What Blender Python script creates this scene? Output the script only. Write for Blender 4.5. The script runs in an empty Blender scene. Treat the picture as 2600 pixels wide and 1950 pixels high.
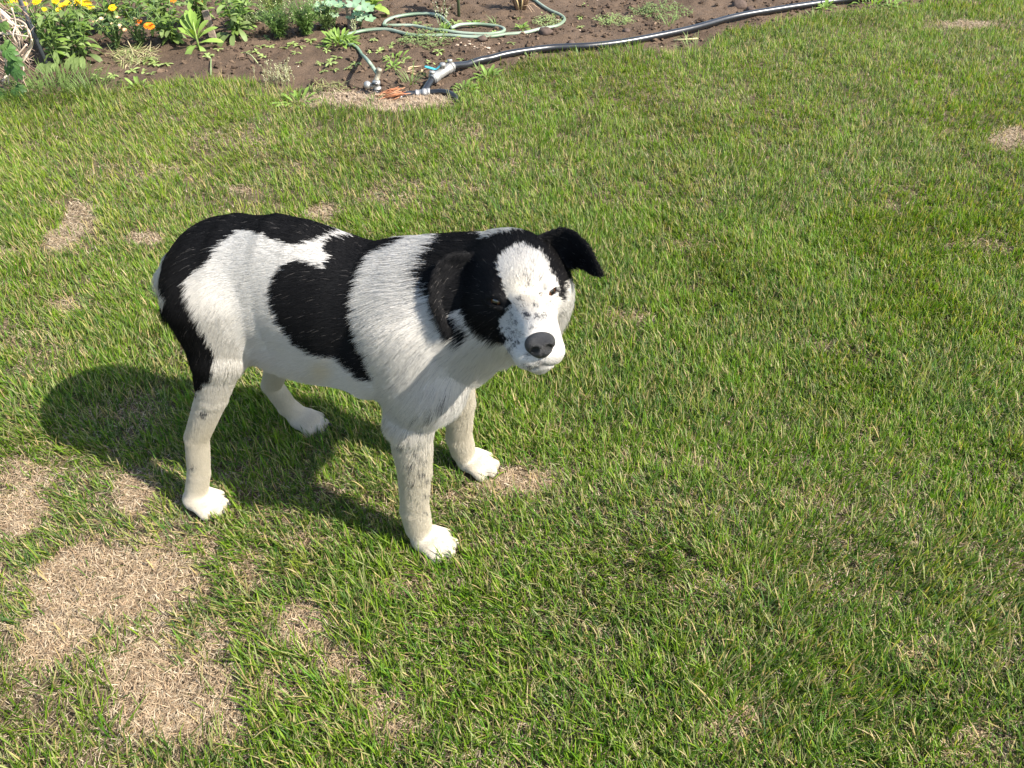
import bpy, math, random
import numpy as np
from mathutils import Vector, Matrix

SC = bpy.context.scene
COL = SC.collection
rng = np.random.default_rng(7)
random.seed(7)

# ------------------------------------------------------------------ camera, sky, sun, exposure
CAM_H, PITCH, FOC = 1.3, math.radians(43.0), 1953.0
cam = bpy.data.cameras.new('camera'); cam.sensor_fit = 'HORIZONTAL'; cam.sensor_width = 36.0
cam.lens = 36.0 * FOC / 2600.0; cam.clip_start = 0.02; cam.clip_end = 400.0
camo = bpy.data.objects.new('camera', cam); COL.objects.link(camo)
camo.location = (0, 0, CAM_H); camo.rotation_euler = (math.pi / 2 - PITCH, 0, 0)
SC.camera = camo

SUN_TO = Vector((0.58, -0.225, 0.60)).normalized()      # towards the sun
SUN_EL = math.asin(SUN_TO.z); SUN_AZ = math.atan2(SUN_TO.x, SUN_TO.y)
world = bpy.data.worlds.new('World'); SC.world = world; world.use_nodes = True
wn = world.node_tree.nodes; wl = world.node_tree.links
bg = wn['Background']; bg.inputs['Strength'].default_value = 0.125
skyn = wn.new('ShaderNodeTexSky'); skyn.sky_type = 'NISHITA'; skyn.sun_disc = False
skyn.sun_elevation = SUN_EL; skyn.sun_rotation = SUN_AZ
skyn.air_density = 1.0; skyn.dust_density = 1.2
wl.new(skyn.outputs['Color'], bg.inputs['Color'])
sun = bpy.data.lights.new('sun', 'SUN'); sun.energy = 5.0; sun.angle = math.radians(0.55)
sun.color = (1.0, 0.94, 0.85)
suno = bpy.data.objects.new('sun', sun); COL.objects.link(suno)
suno.rotation_euler = SUN_TO.to_track_quat('Z', 'Y').to_euler(); suno.location = (3, -2, 5)
SC.view_settings.view_transform = 'Standard'; SC.view_settings.look = 'None'
SC.view_settings.exposure = 1.38; SC.view_settings.gamma = 1.0
SC.view_settings.use_curve_mapping = False
SC.render.engine = 'CYCLES'
SC.cycles.max_bounces = 10; SC.cycles.diffuse_bounces = 4; SC.cycles.glossy_bounces = 4
SC.cycles.transmission_bounces = 8; SC.cycles.transparent_max_bounces = 8

# ------------------------------------------------------------------ helpers
CP, SP = math.cos(PITCH), math.sin(PITCH)
def pix_dir(x, y):
    a = (x - 1300.0) / FOC; b = (975.0 - y) / FOC
    return np.array([a, CP + b * SP, -SP + b * CP])
def at(x, y, z=0.0):
    """ground point (at height z) that the traced map point (x, y) of the plan stands on"""
    d = pix_dir(x, y); t = (z - CAM_H) / d[2]
    return np.array([d[0] * t, d[1] * t, z])
def ats(pts, z=0.0):
    return np.array([at(x, y, z) for x, y in pts])
def to_map(p):
    q = np.asarray(p, float) - np.array([0, 0, CAM_H])
    zc = q[:, 1] * CP - q[:, 2] * SP
    return 1300 + FOC * q[:, 0] / zc, 975 - FOC * (q[:, 1] * SP + q[:, 2] * CP) / zc

def lerp(a, b, t): return a + (b - a) * t
def sstep(a, b, x):
    t = np.clip((np.asarray(x, float) - a) / (b - a), 0, 1); return t * t * (3 - 2 * t)

def vnoise(x, y, freq, seed=0):
    """smooth value noise in 0..1 (numpy)"""
    r = np.random.default_rng(1000 + seed); T = r.random((256, 256))
    x = np.asarray(x) * freq; y = np.asarray(y) * freq
    xi = np.floor(x).astype(int); yi = np.floor(y).astype(int)
    fx = x - xi; fy = y - yi
    fx = fx * fx * (3 - 2 * fx); fy = fy * fy * (3 - 2 * fy)
    a = T[xi & 255, yi & 255]; b = T[(xi + 1) & 255, yi & 255]
    c = T[xi & 255, (yi + 1) & 255]; d = T[(xi + 1) & 255, (yi + 1) & 255]
    return (a * (1 - fx) + b * fx) * (1 - fy) + (c * (1 - fx) + d * fx) * fy
def fbm(x, y, freq, seed=0, oct=3):
    s = 0; w = 0; a = 1.0
    for o in range(oct):
        s = s + a * vnoise(x, y, freq * 2 ** o, seed + 17 * o); w += a; a *= 0.5
    return s / w

def in_poly(px, py, poly):
    poly = np.asarray(poly, float); ins = np.zeros(np.shape(px), bool)
    x1, y1 = poly[-1]
    for x2, y2 in poly:
        c = ((y1 > py) != (y2 > py))
        with np.errstate(divide='ignore', invalid='ignore'):
            xs = (x2 - x1) * (py - y1) / (y2 - y1 + 1e-12) + x1
        ins ^= c & (px < xs)
        x1, y1 = x2, y2
    return ins

def np_mesh(name, V, F, mat=None, parent=None, smooth=True, color=None, loc=None):
    """mesh object from numpy arrays; F is (n,3) or (n,4) or a list of such arrays"""
    V = np.asarray(V, np.float32)
    Fs = F if isinstance(F, (list, tuple)) else [F]
    Fs = [np.asarray(f, np.int32) for f in Fs if len(f)]
    me = bpy.data.meshes.new(name)
    me.vertices.add(len(V)); me.vertices.foreach_set('co', V.ravel())
    nl = sum(f.size for f in Fs); npoly = sum(len(f) for f in Fs)
    me.loops.add(nl); me.polygons.add(npoly)
    me.loops.foreach_set('vertex_index', np.concatenate([f.ravel() for f in Fs]))
    tot = np.concatenate([np.full(len(f), f.shape[1], np.int32) for f in Fs])
    st = np.concatenate([[0], np.cumsum(tot)[:-1]]).astype(np.int32)
    me.polygons.foreach_set('loop_start', st)
    me.polygons.foreach_set('use_smooth', np.full(npoly, smooth, bool))
    if color is not None:
        c = np.asarray(color, np.float32)
        if c.shape[1] == 3: c = np.concatenate([c, np.ones((len(c), 1), np.float32)], 1)
        a = me.color_attributes.new('tint', 'FLOAT_COLOR', 'POINT'); a.data.foreach_set('color', c.ravel())
    me.update(calc_edges=True); me.validate()
    o = bpy.data.objects.new(name, me); COL.objects.link(o)
    if mat: me.materials.append(mat)
    if parent: o.parent = parent
    if loc is not None: o.location = loc
    return o

def tag(o, label=None, cat=None, group=None, kind=None):
    if label: o['label'] = label
    if cat: o['category'] = cat
    if group: o['group'] = group
    if kind: o['kind'] = kind
    return o
def empty(name, loc, rz=0.0):
    o = bpy.data.objects.new(name, None); COL.objects.link(o)
    o.location = tuple(map(float, loc)); o.rotation_euler = (0, 0, rz); o.empty_display_size = 0.05
    return o

class MB:
    """collects pieces of geometry and links them as one mesh object"""
    def __init__(s): s.V = []; s.Q = []; s.T = []; s.C = []; s.n = 0
    def add(s, V, Q=None, T=None, col=None):
        V = np.asarray(V, float)
        s.V.append(V)
        if Q is not None and len(Q): s.Q.append(np.asarray(Q) + s.n)
        if T is not None and len(T): s.T.append(np.asarray(T) + s.n)
        c = np.asarray(col if col is not None else (1, 1, 1), float)
        if c.ndim == 1: c = np.tile(c[:3], (len(V), 1))
        s.C.append(c); s.n += len(V); return s
    def tube(s, pts, rad, seg=8, col=None, cap=True):
        pts = np.asarray(pts, float); n = len(pts)
        rad = np.broadcast_to(np.asarray(rad, float), (n,))
        t = np.gradient(pts, axis=0); t /= np.linalg.norm(t, axis=1, keepdims=True) + 1e-12
        up = np.array([0, 0, 1.0]) if abs(t[0][2]) < 0.9 else np.array([1.0, 0, 0])
        rings = []
        for i in range(n):
            a = np.cross(t[i], up); a /= np.linalg.norm(a) + 1e-12
            b = np.cross(a, t[i]); up = b
            ph = np.arange(seg) * 2 * math.pi / seg
            rings.append(pts[i] + rad[i] * (np.cos(ph)[:, None] * a + np.sin(ph)[:, None] * b))
        V = np.concatenate(rings)
        i = np.arange(n - 1)[:, None] * seg; j = np.arange(seg)[None, :]; k = (j + 1) % seg
        Q = np.stack([i + j, i + k, i + seg + k, i + seg + j], -1).reshape(-1, 4)
        T = []
        if cap:
            V = np.concatenate([V, pts[:1], pts[-1:]]); c0 = n * seg; c1 = c0 + 1
            T = [(c0, (q + 1) % seg, q) for q in range(seg)] + [(c1, (n - 1) * seg + q, (n - 1) * seg + (q + 1) % seg) for q in range(seg)]
        if col is not None:
            col = np.asarray(col, float)
            if col.ndim == 2 and len(col) == n:
                col = np.repeat(col, seg, 0)
                if cap: col = np.concatenate([col, col[:1], col[-1:]])
        return s.add(V, Q, T, col)
    def box(s, c, size, rot=None, col=None):
        x = np.array([(i, j, k) for i in (-.5, .5) for j in (-.5, .5) for k in (-.5, .5)]) * np.asarray(size)
        if rot is not None: x = x @ np.asarray(rot).T
        Q = [(0, 1, 3, 2), (4, 6, 7, 5), (0, 4, 5, 1), (2, 3, 7, 6), (0, 2, 6, 4), (1, 5, 7, 3)]
        return s.add(x + np.asarray(c), Q, None, col)
    def leaf(s, base, direc, length, width, droop=0.3, up=None, fold=0.25, nseg=5, col=None, shape=1.0, tipcol=None, wav=0.0, thick=0):
        """leaf blade: midrib curve with two halves"""
        d = np.asarray(direc, float); d /= np.linalg.norm(d)
        u = np.array([0, 0, 1.0]) if up is None else np.asarray(up, float)
        sd = np.cross(d, u)
        if np.linalg.norm(sd) < 1e-3: sd = np.array([1.0, 0, 0])
        sd /= np.linalg.norm(sd); nn = np.cross(sd, d)
        t = np.linspace(0, 1, nseg + 1)
        ang = -droop * t * 1.6
        step = length / nseg
        p = np.zeros((nseg + 1, 3)); p[0] = base
        for i in range(nseg):
            a = (ang[i] + ang[i + 1]) / 2
            p[i + 1] = p[i] + step * (math.cos(a) * d + math.sin(a) * nn)
        w = width * 0.5 * np.clip(np.sin(np.pi * np.clip(t ** shape, 0, 1)) ** 0.75 + 0.12 * (1 - t), 0, 1)
        w[-1] = 0.0004
        V = []
        for i in range(nseg + 1):
            na = math.cos(ang[i]) * nn - math.sin(ang[i]) * d
            wv = wav * length * math.sin(i * 2.3)
            V += [p[i] - sd * w[i] + na * (w[i] * fold + wv), p[i], p[i] + sd * w[i] + na * (w[i] * fold - wv)]
        Q = []
        for i in range(nseg):
            a = 3 * i; Q += [(a, a + 1, a + 4, a + 3), (a + 1, a + 2, a + 5, a + 4)]
        c = col
        if tipcol is not None and col is not None:
            c = np.repeat(np.asarray(col)[None] * (1 - t[:, None]) + np.asarray(tipcol)[None] * t[:, None], 3, 0)
        return s.add(V, Q, None, c)
    def mesh(s, name, mat):
        o = s.build(name, mat); me = o.data; bpy.data.objects.remove(o); return me
    def build(s, name, mat=None, parent=None, smooth=True, loc=None):
        V = np.concatenate(s.V); F = []
        if s.Q: F.append(np.concatenate(s.Q))
        if s.T: F.append(np.concatenate(s.T))
        return np_mesh(name, V, F, mat, parent, smooth, np.concatenate(s.C), loc)

def copy_tree(o, parent=None):
    c = o.copy(); COL.objects.link(c)
    if parent is not None: c.parent = parent
    for ch in list(o.children): copy_tree(ch, c)
    return c

def spline(pts, n):
    """Catmull-Rom through pts, n samples"""
    P = np.asarray(pts, float); P = np.concatenate([[2 * P[0] - P[1]], P, [2 * P[-1] - P[-2]]])
    m = len(P) - 3; t = np.linspace(0, m - 1e-9, n); i = t.astype(int); f = (t - i)[:, None]
    a, b, c, d = P[i], P[i + 1], P[i + 2], P[i + 3]
    return 0.5 * (2 * b + (c - a) * f + (2 * a - 5 * b + 4 * c - d) * f ** 2 + (3 * b - a - 3 * c + d) * f ** 3)

# ------------------------------------------------------------------ materials
def new_mat(name):
    m = bpy.data.materials.new(name); m.use_nodes = True
    nt = m.node_tree; nt.nodes.clear()
    out = nt.nodes.new('ShaderNodeOutputMaterial')
    return m, nt, out
def N(nt, t, **kw):
    n = nt.nodes.new(t)
    for k, v in kw.items():
        if k in n.inputs: n.inputs[k].default_value = v
        else: setattr(n, k, v)
    return n
def mat_simple(name, col, rough=0.6, metal=0.0, bump=0.0, bscale=60.0, var=0.15, spec=0.5, tint=False, vscale=12.0):
    m, nt, out = new_mat(name); L = nt.links.new
    b = N(nt, 'ShaderNodeBsdfPrincipled', Roughness=rough, Metallic=metal)
    b.inputs['Specular IOR Level'].default_value = spec
    tc = N(nt, 'ShaderNodeTexCoord')
    nz = N(nt, 'ShaderNodeTexNoise', Scale=vscale, Detail=5.0); L(tc.outputs['Object'], nz.inputs['Vector'])
    mr = N(nt, 'ShaderNodeMapRange'); mr.inputs['To Min'].default_value = 1 - var; mr.inputs['To Max'].default_value = 1 + var
    mr.inputs['From Min'].default_value = .3; mr.inputs['From Max'].default_value = .7
    L(nz.outputs['Fac'], mr.inputs['Value'])
    mx = N(nt, 'ShaderNodeVectorMath', operation='SCALE')
    if tint:
        at_ = N(nt, 'ShaderNodeAttribute', attribute_name='tint'); L(at_.outputs['Color'], mx.inputs[0])
    else: mx.inputs[0].default_value = col[:3]
    L(mr.outputs['Result'], mx.inputs['Scale']); L(mx.outputs['Vector'], b.inputs['Base Color'])
    if bump:
        n2 = N(nt, 'ShaderNodeTexNoise', Scale=bscale, Detail=6.0); L(tc.outputs['Object'], n2.inputs['Vector'])
        bp = N(nt, 'ShaderNodeBump', Strength=bump, Distance=0.01); L(n2.outputs['Fac'], bp.inputs['Height']); L(bp.outputs['Normal'], b.inputs['Normal'])
    L(b.outputs['BSDF'], out.inputs['Surface'])
    return m
def mat_leaf(name, trans=0.35, rough=0.45, spec=0.4, tcol=(1.25, 1.3, 0.55), var=0.12, vscale=30.0, ovar=0.0):
    """thin leaf lit from both sides; colour from the tint attribute"""
    m, nt, out = new_mat(name); L = nt.links.new
    a = N(nt, 'ShaderNodeAttribute', attribute_name='tint')
    tc = N(nt, 'ShaderNodeTexCoord')
    nz = N(nt, 'ShaderNodeTexNoise', Scale=vscale, Detail=3.0); L(tc.outputs['Object'], nz.inputs['Vector'])
    mr = N(nt, 'ShaderNodeMapRange'); mr.inputs['To Min'].default_value = 1 - var; mr.inputs['To Max'].default_value = 1 + var
    mr.inputs['From Min'].default_value = .3; mr.inputs['From Max'].default_value = .7
    L(nz.outputs['Fac'], mr.inputs['Value'])
    oi = N(nt, 'ShaderNodeObjectInfo'); mo = N(nt, 'ShaderNodeMapRange'); mo.inputs['To Min'].default_value = 1 - ovar; mo.inputs['To Max'].default_value = 1 + ovar
    L(oi.outputs['Random'], mo.inputs['Value']); mm = N(nt, 'ShaderNodeMath', operation='MULTIPLY'); L(mo.outputs['Result'], mm.inputs[0]); L(mr.outputs['Result'], mm.inputs[1])
    mx = N(nt, 'ShaderNodeVectorMath', operation='SCALE'); L(a.outputs['Color'], mx.inputs[0]); L(mm.outputs[0], mx.inputs['Scale'])
    b = N(nt, 'ShaderNodeBsdfPrincipled', Roughness=rough); b.inputs['Specular IOR Level'].default_value = spec
    L(mx.outputs['Vector'], b.inputs['Base Color'])
    tm = N(nt, 'ShaderNodeVectorMath', operation='MULTIPLY'); tm.inputs[1].default_value = tcol; L(mx.outputs['Vector'], tm.inputs[0])
    t = N(nt, 'ShaderNodeBsdfTranslucent'); L(tm.outputs['Vector'], t.inputs['Color'])
    mix = N(nt, 'ShaderNodeMixShader'); mix.inputs['Fac'].default_value = trans
    L(b.outputs['BSDF'], mix.inputs[1]); L(t.outputs['BSDF'], mix.inputs[2]); L(mix.outputs['Shader'], out.inputs['Surface'])
    return m
# ================================================================== GROUND, SOIL
# lawn edge, traced along the grass line (plan points), left to right
EDGE = [(-700,262),(-300,258),(0,256),(65,262),(130,250),(203,236),(253,236),(325,227),(430,216),(542,206),(633,216),(741,236),(800,250),(864,266),(966,283),(1060,284),(1108,274),(1149,247),(1190,226),(1230,196),(1271,176),(1353,159),(1388,150),(1500,141),(1594,124),(1711,137),(1788,127),(1858,78),(1976,57),(2152,33),(2300,18),(2417,6),(2700,-25),(3100,-60),(3600,-90)]
EW = ats(EDGE); EX = EW[:, 0]; EY = EW[:, 1]
def edge_y(x): return np.interp(x, EX, EY)
def soil_h(x, y):
    h = .022 * (fbm(x, y, 2.2, 3) - .5) + .030 * (fbm(x, y, 9, 5, 3) - .5)
    h = h + .022 * np.clip(fbm(x, y, 26, 8, 3) - .50, 0, 1) * 2 + .010 * (fbm(x, y, 70, 9, 2) - .5)
    return h * .8 - .004
def lawn_h(x, y): return .012 * (fbm(x, y, 2.5, 21, 2) - .5) + .004 * (fbm(x, y, 14, 22, 2) - .5)

def grid_sheet(name, x0, x1, y0, y1, st, hf, keep, mat):
    xs = np.arange(x0, x1 + st, st); ys = np.arange(y0, y1 + st, st)
    X, Y = np.meshgrid(xs, ys); Z = hf(X, Y); V = np.stack([X, Y, Z], -1).reshape(-1, 3)
    nx, ny = len(xs), len(ys)
    i = np.arange(ny - 1)[:, None] * nx + np.arange(nx - 1)[None]; Q = np.stack([i, i + 1, i + nx + 1, i + nx], -1).reshape(-1, 4)
    k = keep(X, Y).ravel()[Q].any(1); Q = Q[k]
    used = np.unique(Q); mp = np.full(len(V), -1); mp[used] = np.arange(len(used))
    return np_mesh(name, V[used], mp[Q], mat, None, True)

def soil_mat():
    m, nt, out = new_mat('garden_soil'); L = nt.links.new
    tc = N(nt, 'ShaderNodeTexCoord')
    n1 = N(nt, 'ShaderNodeTexNoise', Scale=3.0, Detail=6.0, Roughness=.65); L(tc.outputs['Object'], n1.inputs['Vector'])
    n2 = N(nt, 'ShaderNodeTexNoise', Scale=120.0, Detail=8.0, Roughness=.75); L(tc.outputs['Object'], n2.inputs['Vector'])
    cr = N(nt, 'ShaderNodeValToRGB'); e = cr.color_ramp.elements
    e[0].position = .30; e[0].color = (.066, .045, .030, 1); e[1].position = .72; e[1].color = (.135, .094, .064, 1)
    L(n1.outputs['Fac'], cr.inputs['Fac'])
    mr = N(nt, 'ShaderNodeMapRange'); mr.inputs['From Min'].default_value = .3; mr.inputs['From Max'].default_value = .7; mr.inputs['To Min'].default_value = .72; mr.inputs['To Max'].default_value = 1.25
    L(n2.outputs['Fac'], mr.inputs['Value'])
    mx = N(nt, 'ShaderNodeVectorMath', operation='SCALE'); L(cr.outputs['Color'], mx.inputs[0]); L(mr.outputs['Result'], mx.inputs['Scale'])
    b = N(nt, 'ShaderNodeBsdfPrincipled', Roughness=.95); b.inputs['Specular IOR Level'].default_value = .15
    L(mx.outputs['Vector'], b.inputs['Base Color'])
    bp = N(nt, 'ShaderNodeBump', Strength=.9, Distance=.012); L(n2.outputs['Fac'], bp.inputs['Height']); L(bp.outputs['Normal'], b.inputs['Normal'])
    L(b.outputs['BSDF'], out.inputs['Surface']); return m
def lawn_mat():
    m, nt, out = new_mat('lawn_earth'); L = nt.links.new
    tc = N(nt, 'ShaderNodeTexCoord')
    n1 = N(nt, 'ShaderNodeTexNoise', Scale=9.0, Detail=7.0, Roughness=.7); L(tc.outputs['Object'], n1.inputs['Vector'])
    n2 = N(nt, 'ShaderNodeTexNoise', Scale=260.0, Detail=6.0, Roughness=.7); L(tc.outputs['Object'], n2.inputs['Vector'])
    cr = N(nt, 'ShaderNodeValToRGB'); e = cr.color_ramp.elements
    e[0].position = .3; e[0].color = (.060, .045, .028, 1); e[1].position = .7; e[1].color = (.150, .112, .072, 1)
    ad = N(nt, 'ShaderNodeMath', operation='MULTIPLY_ADD'); ad.inputs[1].default_value = .55
    L(n2.outputs['Fac'], ad.inputs[0]); hf = N(nt, 'ShaderNodeMath', operation='MULTIPLY'); hf.inputs[1].default_value = .45; L(n1.outputs['Fac'], hf.inputs[0]); L(hf.outputs[0], ad.inputs[2])
    L(ad.outputs[0], cr.inputs['Fac'])
    b = N(nt, 'ShaderNodeBsdfPrincipled', Roughness=.95); b.inputs['Specular IOR Level'].default_value = .1
    L(cr.outputs['Color'], b.inputs['Base Color'])
    bp = N(nt, 'ShaderNodeBump', Strength=.8, Distance=.006); L(n2.outputs['Fac'], bp.inputs['Height']); L(bp.outputs['Normal'], b.inputs['Normal'])
    L(b.outputs['BSDF'], out.inputs['Surface']); return m
def far_mat():
    m, nt, out = new_mat('far_ground'); L = nt.links.new
    tc = N(nt, 'ShaderNodeTexCoord')
    n1 = N(nt, 'ShaderNodeTexNoise', Scale=1.2, Detail=9.0, Roughness=.7); L(tc.outputs['Object'], n1.inputs['Vector'])
    cr = N(nt, 'ShaderNodeValToRGB'); e = cr.color_ramp.elements
    e[0].position = .35; e[0].color = (.055, .085, .025, 1); e[1].position = .7; e[1].color = (.13, .14, .055, 1)
    L(n1.outputs['Fac'], cr.inputs['Fac'])
    b = N(nt, 'ShaderNodeBsdfPrincipled', Roughness=.95); L(cr.outputs['Color'], b.inputs['Base Color']); L(b.outputs['BSDF'], out.inputs['Surface']); return m
g = MB(); g.add([(-150, -150, -.09), (150, -150, -.09), (150, 150, -.09), (-150, 150, -.09)], [(0, 1, 2, 3)])
tag(g.build('ground', far_mat(), None, False), kind='structure')
SM = soil_mat()
def lawn_z(x, y): return lawn_h(x, y) - .07 * sstep(.02, .16, y - edge_y(x))
tag(grid_sheet('lawn_ground', -4.2, 5.2, -1.2, 5.8, .03, lawn_z, lambda x, y: y < edge_y(x) + .2, lawn_mat()), kind='structure')
def soil_z(x, y): return soil_h(x, y) - .05 * sstep(-.02, -.22, y - edge_y(x))
tag(grid_sheet('garden_soil', -4.2, 5.2, 2.6, 7.4, .016, soil_z, lambda x, y: y > edge_y(x) - .25, SM), kind='structure')
def gz(x, y):
    x = np.asarray(x, float); y = np.asarray(y, float)
    return np.where(y > edge_y(x), soil_z(x, y), lawn_z(x, y))
def ground_at(px, py):
    p = at(px, py); p[2] = float(gz(p[0], p[1])); return p
# ================================================================== LAWN
# worn or thin places (plan x, y, half-width, half-height, strength)
BARE = [(270,1500,210,100,.88),(400,1745,150,140,.9),(150,1640,130,80,.75),(60,1300,80,60,.85),(70,1215,90,45,.6),(345,1250,42,50,.9),(760,1600,60,48,.85),(775,1372,60,28,.6),(1060,1490,60,34,.6),
 (205,555,42,62,.97),(165,615,45,34,.8),(35,648,50,13,.75),(385,612,62,14,.8),(610,482,36,16,.6),(825,546,62,26,.75),(1352,1228,95,35,.75),(980,1835,60,50,.6),(860,1704,60,40,.7),(560,1620,60,50,.6),(520,1850,110,60,.6),
 (2515,625,90,30,.45),(2560,350,52,24,.85),(2450,66,75,10,.85),(2340,1670,75,42,.65),(1563,811,80,20,.5),(2090,1250,70,30,.35),(330,440,120,30,.35),(960,500,120,30,.4),(1180,480,80,25,.35),(120,900,110,60,.35),(180,780,60,30,.5),
 (330,1050,130,50,.4),(430,1400,100,40,.5),(1180,1260,70,28,.5),(1880,1840,90,50,.45),(1500,1700,80,40,.35),(1950,880,110,26,.3),(1700,620,120,24,.3),(2200,1100,80,36,.35),(1150,340,120,18,.35),(1400,430,120,22,.3),(600,360,130,22,.3),(640,1460,70,40,.55),(700,1750,80,50,.45),(2480,1900,100,60,.5),(1800,1500,60,30,.3)]
STRAW = [(950,262,150,22,1.0),(1090,262,60,16,.9),(820,255,70,14,.6)]     # dry straw round the valve
def patch_mask(x, y, lst, seed=31):
    mx, my = to_map(np.stack([x, y, 0 * x], 1)); m = np.zeros(len(x))
    wob = 1.1 * (fbm(x, y, 20, seed, 3) - .5) + .8 * (fbm(x, y, 6, seed + 1, 2) - .5)
    for cx, cy, rx, ry, s in lst:
        d = np.hypot((mx - cx) / rx, (my - cy) / ry)
        m = np.maximum(m, s * sstep(1.5, .45, d + wob * 1.3))
    return m, mx, my
def blade_field(n_base, seed, ymin, ymax, keepf):
    r = np.random.default_rng(seed)
    y = r.uniform(ymin, ymax, n_base)
    half = .62 + .72 * np.maximum(y, 0) * .98 + .5
    x = r.uniform(-1, 1, n_base) * half
    return x, y, r
GV, GQ, GT, GC = [], [], [], []; gcount = 0
def add_blades(x, y, z, L, w, az, lean, curl, col0, col1, nseg, twist):
    """flat tapering blades as quads with a triangle tip"""
    global gcount
    n = len(x); t = np.linspace(0, 1, nseg + 1)
    dx, dy = np.cos(az), np.sin(az)
    ang = lean[:, None] + curl[:, None] * t[None]                     # from upright towards the lie
    st = (L / nseg)[:, None]
    hx = np.concatenate([np.zeros((n, 1)), np.cumsum(np.sin((ang[:, 1:] + ang[:, :-1]) / 2) * st, 1)], 1)
    hz = np.concatenate([np.zeros((n, 1)), np.cumsum(np.cos((ang[:, 1:] + ang[:, :-1]) / 2) * st, 1)], 1)
    ta = az[:, None] + math.pi / 2 + twist[:, None] * t[None]
    sx, sy = np.cos(ta), np.sin(ta)
    wt = w[:, None] * np.interp(t, [0, .35, .75, 1], [.75, 1, .72, .0])[None]
    cx = x[:, None] + dx[:, None] * hx; cy = y[:, None] + dy[:, None] * hx; cz = z[:, None] + np.maximum(hz, .0015)
    Lf = np.stack([cx - sx * wt / 2, cy - sy * wt / 2, cz], -1); Rt = np.stack([cx + sx * wt / 2, cy + sy * wt / 2, cz], -1)
    k = nseg
    V = np.concatenate([np.stack([Lf[:, :k], Rt[:, :k]], 2).reshape(n, 2 * k, 3), np.stack([cx[:, k:], cy[:, k:], cz[:, k:]], -1)], 1)
    C = np.concatenate([np.repeat(col0[:, None] + (col1 - col0)[:, None] * t[None, :k, None], 2, 1), col1[:, None]], 1)
    vp = 2 * k + 1; b = gcount + np.arange(n)[:, None] * vp
    for i in range(k - 1): GQ.append(np.concatenate([b + 2 * i, b + 2 * i + 1, b + 2 * i + 3, b + 2 * i + 2], 1))
    GT.append(np.concatenate([b + 2 * k - 2, b + 2 * k - 1, b + 2 * k], 1))
    GV.append(V.reshape(-1, 3)); GC.append(C.reshape(-1, 3)); gcount += n * vp
def flush(name, mat, kind):
    global gcount
    o = np_mesh(name, np.concatenate(GV), ([np.concatenate(GQ)] if GQ else []) + [np.concatenate(GT)], mat, None, True, np.concatenate(GC))
    tag(o, kind=kind); GV.clear(); GQ.clear(); GT.clear(); GC.clear(); gcount = 0
    return o
PAWS = dog_paws = [(0.228, -0.125), (0.254, 0.097), (-0.268, -0.146), (-0.160, 0.122)]
DOG_C = np.array([-0.345, 1.085, 0.0]); DOG_A = math.radians(-14.3)
def paw_clear(x, y):
    k = np.ones(len(x), bool)
    for u, v in PAWS:
        wx = DOG_C[0] + u * math.cos(DOG_A) - v * math.sin(DOG_A); wy = DOG_C[1] + u * math.sin(DOG_A) + v * math.cos(DOG_A)
        k &= np.hypot(x - wx, y - wy) > .040
    return k
GREEN = np.array([[.055, .135, .008], [.085, .180, .010], [.130, .215, .018], [.060, .125, .018], [.170, .235, .032]])
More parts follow.
